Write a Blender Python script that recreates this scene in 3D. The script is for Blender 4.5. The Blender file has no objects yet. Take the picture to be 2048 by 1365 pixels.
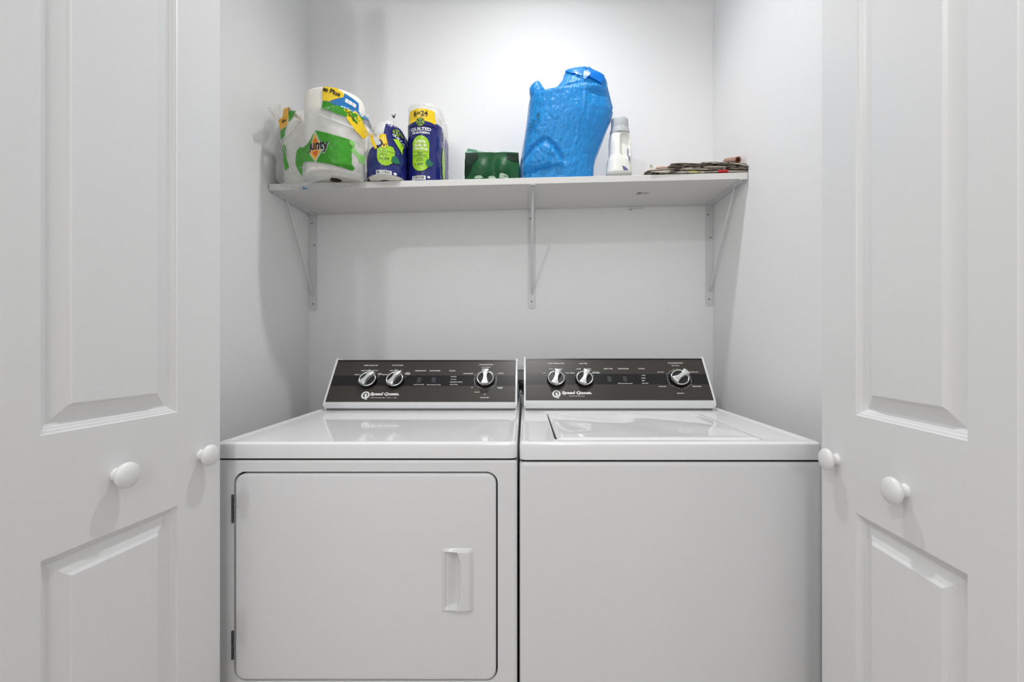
import bpy, bmesh, math, random
from mathutils import Vector, Matrix, noise
from mathutils.bvhtree import BVHTree
random.seed(7)
PI = math.pi
# ------------------------------------------------------------------ camera
F, PX, PY, HC = 910.0, 1050.0, 687.0, 1.1375      # focal length, straight-ahead pixel, camera height
S = bpy.context.scene
COL = S.collection
cam_d = bpy.data.cameras.new('camera'); cam = bpy.data.objects.new('camera', cam_d); COL.objects.link(cam)
cam.location = (0, 0, HC); cam.rotation_euler = (PI / 2, 0, 0)
cam_d.sensor_width = 36.0; cam_d.lens = 36.0 * F / 2048
cam_d.shift_x = -(PX - 1024) / 2048; cam_d.shift_y = (PY - 682.5) / 2048
cam_d.clip_start = 0.02
S.camera = cam
# ------------------------------------------------------------------ world, lamps, exposure
w = bpy.data.worlds.new('world'); S.world = w; w.use_nodes = True
w.node_tree.nodes['Background'].inputs[0].default_value = (1, 1, 1, 1)
w.node_tree.nodes['Background'].inputs[1].default_value = 0.35
S.view_settings.view_transform = 'Standard'; S.view_settings.look = 'None'
S.view_settings.gamma = 1.0; S.view_settings.use_curve_mapping = False
S.view_settings.exposure = 0.0


def lamp(name, loc, power, radius, col=(1, 1, 1)):
    l = bpy.data.lights.new(name, 'POINT'); l.energy = power; l.shadow_soft_size = radius; l.color = col
    o = bpy.data.objects.new(name, l); COL.objects.link(o); o.location = loc
    return o


def can(name, loc, power, radius, ang, blend):
    l = bpy.data.lights.new(name, 'SPOT'); l.energy = power; l.shadow_soft_size = radius
    l.spot_size = math.radians(ang); l.spot_blend = blend
    o = bpy.data.objects.new(name, l); COL.objects.link(o); o.location = loc
    return o


can('closet_ceiling_lamp', (0.06, 1.27, 3.02), 57, 0.05, 125, 1.0)
lamp('hallway_ceiling_lamp', (-0.76, -0.32, 2.62), 24, 0.035)
lamp('hallway_far_lamp', (-1.5, -0.6, 2.2), 9, 0.25)
lamp('hallway_right_fill', (1.3, -0.8, 2.2), 8, 0.25)  # added soft fill from the right side of the hall
lamp('hallway_front_fill', (0.1, -1.35, 1.75), 12, 0.2)  # added eye-level fill that lifts the lower closet walls, no fixture there


# ------------------------------------------------------------------ materials
def lin(c):
    return tuple((v / 12.92 if v <= .04045 else ((v + .055) / 1.055) ** 2.4) for v in c)


def rgb(r, g, b):
    return lin((r / 255, g / 255, b / 255))


def mat(name, col, rough=.5, metal=0.0, spec=.5, bump=None, var=None, coat=0.0, transl=0.0, clear=0.0, emit=None):
    """bump=(scale, strength, detail, stretch) ; var=(scale, amount)"""
    m = bpy.data.materials.new(name); m.use_nodes = True
    nt = m.node_tree; N = nt.nodes; L = nt.links
    b = N['Principled BSDF']; out = N['Material Output']
    b.inputs['Base Color'].default_value = (*col, 1)
    b.inputs['Roughness'].default_value = rough; b.inputs['Metallic'].default_value = metal
    b.inputs['Specular IOR Level'].default_value = spec
    b.inputs['Coat Weight'].default_value = coat; b.inputs['Coat Roughness'].default_value = .06
    tc = N.new('ShaderNodeTexCoord')
    if bump:
        sc, st, de, stretch = bump
        mp = N.new('ShaderNodeMapping'); mp.inputs['Scale'].default_value = stretch
        nz = N.new('ShaderNodeTexNoise'); nz.inputs['Scale'].default_value = sc; nz.inputs['Detail'].default_value = de
        bp = N.new('ShaderNodeBump'); bp.inputs['Strength'].default_value = st; bp.inputs['Distance'].default_value = .002 if st < .9 else .006
        L.new(tc.outputs['Object'], mp.inputs[0]); L.new(mp.outputs[0], nz.inputs['Vector'])
        L.new(nz.outputs['Fac'], bp.inputs['Height']); L.new(bp.outputs[0], b.inputs['Normal'])
    if var:
        nz = N.new('ShaderNodeTexNoise'); nz.inputs['Scale'].default_value = var[0]; nz.inputs['Detail'].default_value = 5
        L.new(tc.outputs['Object'], nz.inputs['Vector'])
        mr = N.new('ShaderNodeMapRange'); mr.inputs[3].default_value = 1 - var[1]; mr.inputs[4].default_value = 1 + var[1]
        L.new(nz.outputs['Fac'], mr.inputs[0])
        mx = N.new('ShaderNodeVectorMath'); mx.operation = 'SCALE'; mx.inputs[0].default_value = col
        L.new(mr.outputs[0], mx.inputs['Scale']); L.new(mx.outputs[0], b.inputs['Base Color'])
    last = b.outputs[0]
    if transl:
        t = N.new('ShaderNodeBsdfTranslucent'); t.inputs[0].default_value = (*col, 1)
        ms = N.new('ShaderNodeMixShader'); ms.inputs[0].default_value = transl
        L.new(last, ms.inputs[1]); L.new(t.outputs[0], ms.inputs[2]); last = ms.outputs[0]
    if clear:
        t = N.new('ShaderNodeBsdfTransparent')
        ms = N.new('ShaderNodeMixShader'); ms.inputs[0].default_value = clear
        L.new(last, ms.inputs[1]); L.new(t.outputs[0], ms.inputs[2]); last = ms.outputs[0]
    L.new(last, out.inputs[0])
    return m


one = (1, 1, 1)
M = {}
M['wall'] = mat('wall_paint', rgb(239, 239, 239), .65, spec=.18, bump=(260, .12, 3, one))
M['ceiling'] = mat('ceiling_paint', rgb(245, 245, 245), .8)
M['floor'] = mat('floor_boards', rgb(178, 172, 165), .4, var=(6, .12))
M['door'] = mat('door_paint', rgb(234, 234, 234), .33, spec=.4, bump=(60, .22, 6, (1, 1, .06)))
M['knob'] = mat('knob_paint', rgb(236, 236, 235), .25, spec=.5)
M['enamel'] = mat('white_enamel', rgb(238, 238, 239), .06, spec=.42, bump=(4, .02, 2, one))
M['enamelfront'] = mat('white_enamel_front', rgb(232, 232, 233), .28, spec=.35, bump=(300, .04, 2, one))
M['enamelside'] = mat('white_enamel_plain', rgb(220, 220, 221), .35)
M['trim'] = mat('white_plastic_trim', rgb(228, 229, 230), .3)
M['handle'] = mat('white_plastic_handle', rgb(230, 230, 230), .22)
M['panel'] = mat('brown_brushed_panel', rgb(54, 50, 45), .35, metal=.0, spec=.4, bump=(200, .05, 2, (.02, 1, 1)), var=(2.5, .12))
M['band'] = mat('black_band', rgb(20, 21, 22), .3, spec=.35)
M['button'] = mat('grey_button', rgb(52, 54, 55), .35)
M['print'] = mat('white_print', rgb(232, 232, 228), .5)
M['black'] = mat('black_plastic', rgb(12, 12, 12), .25)
M['chrome'] = mat('chrome', rgb(225, 226, 224), .13, metal=1.0)
M['brushed'] = mat('brushed_chrome', rgb(218, 221, 218), .3, metal=.75, bump=(500, .06, 2, (1, .1, 1)))
M['knobface'] = mat('knob_face', rgb(78, 76, 72), .3, metal=.5)
M['dark'] = mat('dark_gap', rgb(24, 24, 24), .7)
M['gasket'] = mat('grey_gasket', rgb(70, 71, 72), .6)
M['steel'] = mat('hinge_steel', rgb(95, 95, 95), .35, metal=.8)
M['shelf'] = mat('shelf_melamine', rgb(222, 221, 217), .45, bump=(90, .05, 3, (.1, 1, 1)))
M['bracket'] = mat('bracket_paint', rgb(216, 216, 216), .4)
M['screw'] = mat('screw_head', rgb(120, 120, 120), .35, metal=.8)
M['hole'] = mat('screw_hole', rgb(20, 20, 20), .8)
M['paper'] = mat('tissue_paper', rgb(243, 240, 230), .9, spec=.1, bump=(120, .5, 3, one))
M['core'] = mat('cardboard_core', rgb(120, 105, 85), .9)
M['film'] = mat('clear_film', rgb(240, 242, 240), .12, spec=1.0, bump=(45, 1.0, 6, one), clear=.62)
M['film2'] = mat('cloudy_film', rgb(238, 240, 238), .14, spec=.9, bump=(70, .8, 4, one), clear=.45)
pb = (42, 1.0, 5, (1, 1, .5))
M['p_green'] = mat('green_film_print', rgb(56, 152, 26), .2, bump=pb, var=(30, .35))
M['p_lgreen'] = mat('pale_green_film_print', rgb(138, 200, 110), .22, bump=pb)
M['p_yellow'] = mat('yellow_film_print', rgb(246, 208, 28), .22, bump=pb)
M['p_orange'] = mat('orange_film_print', rgb(240, 178, 50), .22, bump=pb)
M['p_blue'] = mat('blue_film_print', rgb(32, 120, 186), .22, bump=pb)
M['p_red'] = mat('red_orange_print', rgb(214, 98, 30), .3, bump=pb)
M['p_white'] = mat('white_film_print', rgb(240, 242, 240), .3)
M['p_pale'] = mat('pale_blue_print', rgb(190, 215, 215), .3)
M['p_black'] = mat('black_film_print', rgb(22, 22, 22), .35)
M['p_navy'] = mat('navy_film_print', rgb(32, 38, 110), .2, bump=(70, .6, 4, one), var=(14, .18))
M['p_lime'] = mat('lime_film_print', rgb(162, 212, 32), .25, bump=pb)
M['p_cream'] = mat('cream_film_print', rgb(236, 240, 200), .4)
M['p_leaf'] = mat('leaf_green_print', rgb(30, 110, 80), .35)
M['p_dnavy'] = mat('dark_navy_print', rgb(22, 30, 64), .4)
M['bagblue'] = mat('blue_plastic_bag', rgb(36, 158, 232), .28, spec=.5, bump=(80, 1.0, 8, (1, 1, .55)), var=(9, .12), transl=.28)
M['bagflap'] = mat('blue_plastic_bag_flap', rgb(20, 132, 220), .45, spec=.3, bump=(30, .3, 3, one), transl=.15)  # same bag plastic, the tilted flap's shade put into the blue
M['bagshade'] = mat('blue_plastic_bag_shaded', rgb(6, 112, 206), .45, spec=.25, bump=(30, .3, 3, one))  # same bag plastic, shading inside the mouth painted as a deeper blue
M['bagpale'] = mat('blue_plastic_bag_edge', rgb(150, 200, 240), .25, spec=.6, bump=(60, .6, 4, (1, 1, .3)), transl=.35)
M['bagprint'] = mat('bag_lettering', rgb(22, 90, 128), .4)
M['baggreen'] = mat('green_plastic_bag', rgb(16, 80, 42), .38, spec=.3, bump=(16, .5, 3, one), var=(12, .2))
M['bagdgreen'] = mat('dark_green_bag_print', rgb(12, 40, 25), .4, spec=.25, bump=(16, .3, 3, one))
M['bagin'] = mat('pale_green_bag_lining', rgb(196, 228, 208), .4, transl=.2)
M['bagmid'] = mat('sea_green_bag_print', rgb(70, 146, 116), .35)
M['palelabel'] = mat('pale_green_label', rgb(180, 208, 182), .4)
M['bottle'] = mat('white_bottle_plastic', rgb(240, 240, 234), .3, spec=.5)
M['bottlegrey'] = mat('grey_bottle_side', rgb(150, 156, 168), .35)
M['cap'] = mat('grey_cap_plastic', rgb(192, 195, 198), .35)
M['purple'] = mat('purple_label', rgb(112, 114, 160), .35)
M['dpurple'] = mat('dark_purple_label', rgb(66, 66, 96), .35)
M['outlet'] = mat('outlet_box_grey', rgb(150, 150, 150), .5)
M['rubber'] = mat('black_rubber', rgb(14, 14, 14), .5)
M['greyhose'] = mat('grey_hose', rgb(120, 122, 124), .5)


def news_mat(name, col, dark, scale):
    m = mat(name, col, .85, spec=.15)
    nt = m.node_tree; N = nt.nodes; L = nt.links
    tc = N.new('ShaderNodeTexCoord'); mp = N.new('ShaderNodeMapping'); mp.inputs['Scale'].default_value = (1, 1, 6)
    nz = N.new('ShaderNodeTexNoise'); nz.inputs['Scale'].default_value = scale; nz.inputs['Detail'].default_value = 6
    cr = N.new('ShaderNodeValToRGB')
    cr.color_ramp.elements[0].position = .39; cr.color_ramp.elements[0].color = (*dark, 1)
    cr.color_ramp.elements[1].position = .49; cr.color_ramp.elements[1].color = (*col, 1)
    L.new(tc.outputs['Object'], mp.inputs[0]); L.new(mp.outputs[0], nz.inputs['Vector'])
    L.new(nz.outputs['Fac'], cr.inputs[0]); L.new(cr.outputs[0], N['Principled BSDF'].inputs['Base Color'])
    return m


M['news'] = news_mat('newsprint', rgb(214, 206, 194), rgb(84, 76, 70), 30)
M['newsdark'] = news_mat('dark_newsprint', rgb(150, 138, 128), rgb(58, 48, 44), 24)
M['newspink'] = news_mat('salmon_newsprint', rgb(236, 206, 188), rgb(206, 140, 112), 40)
M['redprint'] = mat('red_print', rgb(184, 34, 34), .5)
M['yellowprint'] = mat('yellow_print', rgb(222, 206, 40), .5)


# ------------------------------------------------------------------ helpers
def P(px, py, Y):
    return Vector(((px - PX) * Y / F, Y, HC + (PY - py) * Y / F))


def empty(name, loc, label=None, cat=None, group=None, kind=None, parent=None):
    o = bpy.data.objects.new(name, None); COL.objects.link(o); o.location = loc; o.empty_display_size = .05
    if parent:
        o.parent = parent
    tag(o, label, cat, group, kind)
    return o


def tag(o, label=None, cat=None, group=None, kind=None):
    if label: o['label'] = label
    if cat: o['category'] = cat
    if group: o['group'] = group
    if kind: o['kind'] = kind
    return o


def root_loc(o):
    v = Vector((0, 0, 0))
    while o:
        v += o.location; o = o.parent
    return v


def build(name, bm, m, parent=None, angle=35, origin=None, label=None, recalc=False):
    """bm is in world coordinates; links ONE mesh object"""
    me = bpy.data.meshes.new(name)
    if recalc:
        bmesh.ops.recalc_face_normals(bm, faces=bm.faces)
    base = root_loc(parent) if parent else Vector((0, 0, 0))
    if origin is None:
        origin = base
    origin = Vector(origin)
    bmesh.ops.translate(bm, verts=bm.verts, vec=-origin)
    bm.to_mesh(me); bm.free()
    for p in me.polygons: p.use_smooth = angle != 'flat'
    if angle is not None and angle != 'flat': me.set_sharp_from_angle(angle=math.radians(angle))
    if isinstance(m, (list, tuple)):
        for x in m: me.materials.append(x)
    else:
        me.materials.append(m)
    o = bpy.data.objects.new(name, me); COL.objects.link(o)
    o.location = origin - base
    if parent: o.parent = parent
    if label: o['label'] = label
    return o


def add_box(bm, x0, x1, y0, y1, z0, z1, bev=0, seg=2, mi=0):
    b = bmesh.new()
    bmesh.ops.create_cube(b, size=1)
    for v in b.verts:
        v.co = Vector(((x0 + x1) / 2 + v.co.x * (x1 - x0), (y0 + y1) / 2 + v.co.y * (y1 - y0), (z0 + z1) / 2 + v.co.z * (z1 - z0)))
    if bev:
        bmesh.ops.bevel(b, geom=list(b.edges), offset=bev, segments=seg, affect='EDGES', profile=.5)
    merge(bm, b, mi)


def merge(bm, b, mi=0, xf=None):
    vm = {}
    for v in b.verts:
        vm[v] = bm.verts.new(xf(v.co) if xf else v.co)
    for f in b.faces:
        try:
            nf = bm.faces.new([vm[v] for v in f.verts]); nf.material_index = mi if mi else f.material_index
        except ValueError:
            pass
    b.free()


def box(name, x0, x1, y0, y1, z0, z1, m, parent=None, bev=0, seg=2, **k):
    bm = bmesh.new(); add_box(bm, x0, x1, y0, y1, z0, z1, bev, seg)
    return build(name, bm, m, parent, **k)


def loop_bridge(bm, loops, close=True, cap0=False, cap1=False):
    L = [[bm.verts.new(p) for p in lp] for lp in loops]
    n = len(L[0])
    for a, b in zip(L[:-1], L[1:]):
        for i in range(n if close else n - 1):
            j = (i + 1) % n
            try: bm.faces.new((a[i], a[j], b[j], b[i]))
            except ValueError: pass
    if cap0: bm.faces.new(L[0][::-1])
    if cap1: bm.faces.new(L[-1])
    return L


def rrect(x0, x1, y0, y1, r, n=5):
    pts = []
    for cx, cy, a0 in ((x1 - r, y0 + r, -PI / 2), (x1 - r, y1 - r, 0), (x0 + r, y1 - r, PI / 2), (x0 + r, y0 + r, PI)):
        for i in range(n + 1):
            a = a0 + PI / 2 * i / n
            pts.append((cx + r * math.cos(a), cy + r * math.sin(a)))
    return pts


def tube(bm, pts, r, n=10, cap=True, rads=None):
    pts = [Vector(p) for p in pts]; loops = []
    up = Vector((0.013, .027, 1))
    for i, p in enumerate(pts):
        t = (pts[min(i + 1, len(pts) - 1)] - pts[max(i - 1, 0)]).normalized()
        a = t.cross(up).normalized()
        if a.length < .1: a = Vector((1, 0, 0))
        b = t.cross(a).normalized(); rr = rads[i] if rads else r
        loops.append([p + a * rr * math.cos(2 * PI * k / n) + b * rr * math.sin(2 * PI * k / n) for k in range(n)])
    loop_bridge(bm, loops, True, cap, cap)


def cyl(bm, c, axis, prof, n=28, cap=True):
    """prof: list of (distance along axis, radius)"""
    axis = Vector(axis).normalized(); c = Vector(c)
    a = axis.cross(Vector((0, 0, 1)))
    if a.length < .01: a = Vector((1, 0, 0))
    a.normalize(); b = axis.cross(a)
    loops = [[c + axis * h + a * r * math.cos(2 * PI * k / n) + b * r * math.sin(2 * PI * k / n) for k in range(n)] for h, r in prof]
    loop_bridge(bm, loops, True, cap, cap)


def poly2d(pts, cell=None):
    """flat bmesh (x, y) of a polygon, cut into a grid so it can be draped"""
    b = bmesh.new()
    vs = [b.verts.new((p[0], p[1], 0)) for p in pts]
    f = b.faces.new(vs)
    f.normal_update()
    if f.normal.z < 0: f.normal_flip()
    bmesh.ops.triangulate(b, faces=[f])
    if cell: gridcut(b, cell)
    return b


def gridcut(b, cell):
    xs = [v.co.x for v in b.verts]; ys = [v.co.y for v in b.verts]
    for ax, lo, hi in ((0, min(xs), max(xs)), (1, min(ys), max(ys))):
        c = math.ceil(lo / cell) * cell
        while c < hi:
            co = Vector((0, 0, 0)); no = Vector((0, 0, 0)); co[ax] = c; no[ax] = 1
            bmesh.ops.bisect_plane(b, geom=list(b.verts) + list(b.edges) + list(b.faces), plane_co=co, plane_no=no, dist=1e-7)
            c += cell


def text2d(s, width, height=None, bold=.0, shear=0.0, res=3, space=1.0):
    """flat bmesh of lettering centred on 0, `width` wide (and `height` high when given)"""
    cu = bpy.data.curves.new('t', 'FONT'); cu.body = s; cu.align_x = 'CENTER'; cu.align_y = 'CENTER'
    cu.offset = bold; cu.resolution_u = res; cu.space_character = space; cu.space_line = .85
    o = bpy.data.objects.new('t', cu); COL.objects.link(o)
    me = bpy.data.meshes.new_from_object(o)
    bpy.data.objects.remove(o); bpy.data.curves.remove(cu)
    b = bmesh.new(); b.from_mesh(me); bpy.data.meshes.remove(me)
    xs = [v.co.x for v in b.verts]; ys = [v.co.y for v in b.verts]
    cx, cy = (max(xs) + min(xs)) / 2, (max(ys) + min(ys)) / 2
    sx = width / (max(xs) - min(xs)); sy = height / (max(ys) - min(ys)) if height else sx
    for v in b.verts: v.co = Vector(((v.co.x - cx + (v.co.y - cy) * shear) * sx, (v.co.y - cy) * sy, 0))
    return b


def circle2d(cx, cy, r, n=20, a0=0, a1=2 * PI):
    return [(cx + r * math.cos(a0 + (a1 - a0) * i / n), cy + r * math.sin(a0 + (a1 - a0) * i / n)) for i in range(n)]


def line2d(b, pts, w):
    """thin polyline made of quads, added to flat bmesh b"""
    for (x0, y0), (x1, y1) in zip(pts[:-1], pts[1:]):
        d = Vector((x1 - x0, y1 - y0)); n = Vector((-d.y, d.x)).normalized() * w / 2
        vs = [b.verts.new((x0 + n.x, y0 + n.y, 0)), b.verts.new((x0 - n.x, y0 - n.y, 0)), b.verts.new((x1 - n.x, y1 - n.y, 0)), b.verts.new((x1 + n.x, y1 + n.y, 0))]
        f = b.faces.new(vs); f.normal_update()
        if f.normal.z < 0: f.normal_flip()


def bvh_of(objs):
    vs, fs = [], []
    for o in objs:
        base = root_loc(o); k = len(vs)
        vs += [base + v.co for v in o.data.vertices]
        fs += [[k + i for i in p.vertices] for p in o.data.polygons]
    return BVHTree.FromPolygons(vs, fs)


def drape(bvh, b, Y0, off, dir=Vector((0, 1, 0)), smooth=None):
    """lays a flat bmesh given in (x, z) straight back (+Y) onto a surface"""
    bad = []
    for v in b.verts:
        x, z = v.co.x, v.co.y
        h = bvh.ray_cast(Vector((x, Y0, z)), dir)
        if h[0] is None: bad.append(v); v.co = Vector((x, Y0, z)); continue
        n = h[1]
        if n.y > 0: n = -n
        v.co = h[0] + n * off + Vector((0, -off * .5, 0))
    if bad: bmesh.ops.delete(b, geom=bad, context='VERTS')
    return b


def px2xz(pts, Y):
    return [((x - PX) * Y / F, HC + (PY - y) * Y / F) for x, y in pts]


def decal(name, px_pts, Y, bvh, m, parent, off=.0006, cell=.006, label=None):
    b = drape(bvh, poly2d(px2xz(px_pts, Y), cell), 1.2, off)
    return build(name, b, m, parent, angle=None, label=label)


def decal_text(name, s, c, wpx, Y, bvh, m, parent, hpx=None, off=.001, bold=.02, rot=0, cell=.008, shear=0, res=3, label=None):
    b = text2d(s, wpx * Y / F, hpx * Y / F if hpx else None, bold, shear, res)
    bmesh.ops.rotate(b, verts=b.verts, cent=(0, 0, 0), matrix=Matrix.Rotation(rot, 3, 'Z'))
    (cx, cz), = px2xz([c], Y)
    bmesh.ops.translate(b, verts=b.verts, vec=(cx, cz, 0))
    bmesh.ops.triangulate(b, faces=b.faces); gridcut(b, cell)
    drape(bvh, b, 1.2, off)
    o = build(name, b, m, parent, angle=None, label=label); o['kind'] = 'stuff'
    return o


def struct(o, label):
    o['kind'] = 'structure'; o['label'] = label
    return o


# ------------------------------------------------------------------ room shell
XL, XR, YB, ZC = -.907, .789, 1.91, 3.05
struct(box('floor', -2.8, 2.8, -1.6, 2.0, -.05, 0, M['floor']), 'grey brown floor running into the laundry closet')
struct(box('ceiling', -2.8, 2.8, -1.6, 2.0, ZC, ZC + .05, M['ceiling']), 'flat white ceiling above closet and hallway')
struct(box('wall_back', XL, XR, YB, YB + .1, 0, ZC, M['wall']), 'pale grey back wall of the closet behind shelf and machines')
struct(box('wall_left', XL - .1, XL, 1.03, YB + .1, 0, ZC, M['wall']), 'pale grey left side wall of the closet')
struct(box('wall_right', XR, XR + .1, 1.03, YB + .1, 0, ZC, M['wall']), 'pale grey right side wall of the closet')
struct(box('wall_front_left', -2.8, -.76, .93, 1.03, 0, ZC, M['wall']), 'hallway wall left of the closet opening')
struct(box('wall_front_right', .725, 2.8, .93, 1.03, 0, ZC, M['wall']), 'hallway wall right of the closet opening')
struct(box('wall_front_top', -.76, .725, .93, 1.03, 2.62, ZC, M['wall']), 'narrow wall strip above the closet opening')
struct(box('wall_hallway', -2.8, 2.8, -1.7, -1.6, 0, ZC, M['wall']), 'hallway wall opposite the closet')


# ------------------------------------------------------------------ folding doors
def bifold(name, x0, y0, sd, nd, width, label, leafgap, kh):
    """x0,y0 far edge; sd = direction toward the hallway; nd = face normal"""
    sd = Vector((sd[0], sd[1])).normalized(); nd = Vector((nd[0], nd[1])).normalized()
    TH, H0, H1 = .035, .012, 2.58
    root = empty(name, (x0, y0, 0)); struct(root, label)

    def W(s, z, d, off=0):
        q = Vector((x0, y0)) + sd * s + nd * (d - off)
        return Vector((q.x, q.y, z))
    PA, PB = .106, .106 + .225
    panels = [(.18, .825), (1.005, 1.98), (2.12, 2.45)]

    def leaf(off, front):
        bm = bmesh.new()
        def quad(s0, s1, z0, z1):
            bm.faces.new([bm.verts.new(W(s, z, 0, off)) for s, z in ((s0, z0), (s1, z0), (s1, z1), (s0, z1))])
        e = .0015
        quad(e, PA, H0, H1); quad(PB, width - e, H0, H1)
        zs = [H0] + [v for p in panels for v in p] + [H1]
        for i in range(0, len(zs), 2): quad(PA, PB, zs[i], zs[i + 1])
        # eased edges, end edges, top, bottom and back
        ring = [(e, 0), (0, -e), (0, -TH), (width, -TH), (width, -e), (width - e, 0)]
        lo = [W(s, H0, d, off) for s, d in ring]; hi = [W(s, H1, d, off) for s, d in ring]
        A = [bm.verts.new(p) for p in lo]; B = [bm.verts.new(p) for p in hi]
        for i in range(5): bm.faces.new((A[i], A[i + 1], B[i + 1], B[i]))
        bm.faces.new(A); bm.faces.new(B[::-1])
        mold = [(0, 0), (.0012, -.0030), (.0045, -.0042), (.0068, -.0074), (.0080, -.0076), (.0110, -.0112), (.0135, -.0125)]
        for z0, z1 in panels:
            lps = [[W(PA + i, z0 + i, d, off), W(PB - i, z0 + i, d, off), W(PB - i, z1 - i, d, off), W(PA + i, z1 - i, d, off)]
                   for i, d in mold]
            loop_bridge(bm, [[p for p in l] for l in lps])
        bmesh.ops.remove_doubles(bm, verts=bm.verts, dist=1e-5)
        lf = build('leaf', bm, M['door'], root, angle='flat', recalc=True)
        for z0, z1 in panels:
            bm = bmesh.new()
            prof = [(.0135, -.0125), (.0150, -.0125), (.0365, -.0048), (.0405, -.0010), (.0415, -.0006), (.05, -.0006)]
            lps = [[W(PA + i, z0 + i, d, off), W(PB - i, z0 + i, d, off), W(PB - i, z1 - i, d, off), W(PA + i, z1 - i, d, off)]
                   for i, d in prof]
            loop_bridge(bm, lps, cap1=True)
            build('raised_panel', bm, M['door'], lf, angle='flat', recalc=True)
        if front:
            for s, dh in ((.050, .2285), (.222, kh)):
                bm = bmesh.new()
                c = W(s, HC - dh, 0, off); ax = Vector((nd.x, nd.y, 0))
                pr = [(0, .0115), (.003, .0110), (.006, .0096), (.009, .0100), (.012, .0150), (.0150, .0192), (.0175, .0210),
                      (.0200, .0215), (.0228, .0208), (.0250, .0188), (.0270, .0152), (.0285, .0105), (.0292, .0060), (.0295, .0015)]
                cyl(bm, c, ax, pr, 32)
                build('knob', bm, M['knob'], lf, angle=60, recalc=True)
        return lf
    leaf(0, True)
    leaf(TH * 2 + leafgap, False)
    return root


dl = bifold('door_1', -.656, .98, (-.113, -.9935), (.9935, -.113), .379, 'white folding closet door on the left with two round knobs', .006, .2195)
dr = bifold('door_2', .6158, .945, (-.0541, -.9985), (-.9985, .0541), .3975, 'white folding closet door on the right with two round knobs', .006, .2345)
bm = bmesh.new(); add_box(bm, -.76, .725, .975, .995, 2.59, 2.62)
struct(build('trim_1', bm, M['bracket']), 'sliding track at the head of the closet opening')


# ------------------------------------------------------------------ laundry machines
ZT = HC - .2235
YF = 1.027


def rloop(x0, x1, y0, y1, r, z, n=6):
    return [Vector((x, y, z)) for x, y in rrect(x0, x1, y0, y1, r, n)]


class Plane:
    """slanted control panel: u along x, v up the slant, d out of it"""
    def __init__(s, Yb, Zb, Yt, Zt):
        s.o = Vector((0, Yb, Zb)); t = Vector((0, Yt - Yb, Zt - Zb)); s.len = t.length; s.t = t.normalized()
        s.n = Vector((0, -s.t.z, s.t.y))

    def W(s, u, v, d=0): return Vector((u, 0, 0)) + s.o + s.t * v + s.n * d

    def px(s, x, y):
        dr = Vector(((x - PX) / F, 1, (PY - y) / F)); o = Vector((0, 0, HC))
        k = (s.o - o).dot(s.n) / dr.dot(s.n); q = o + dr * k
        return q.x, (q - s.o).dot(s.t)


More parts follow.
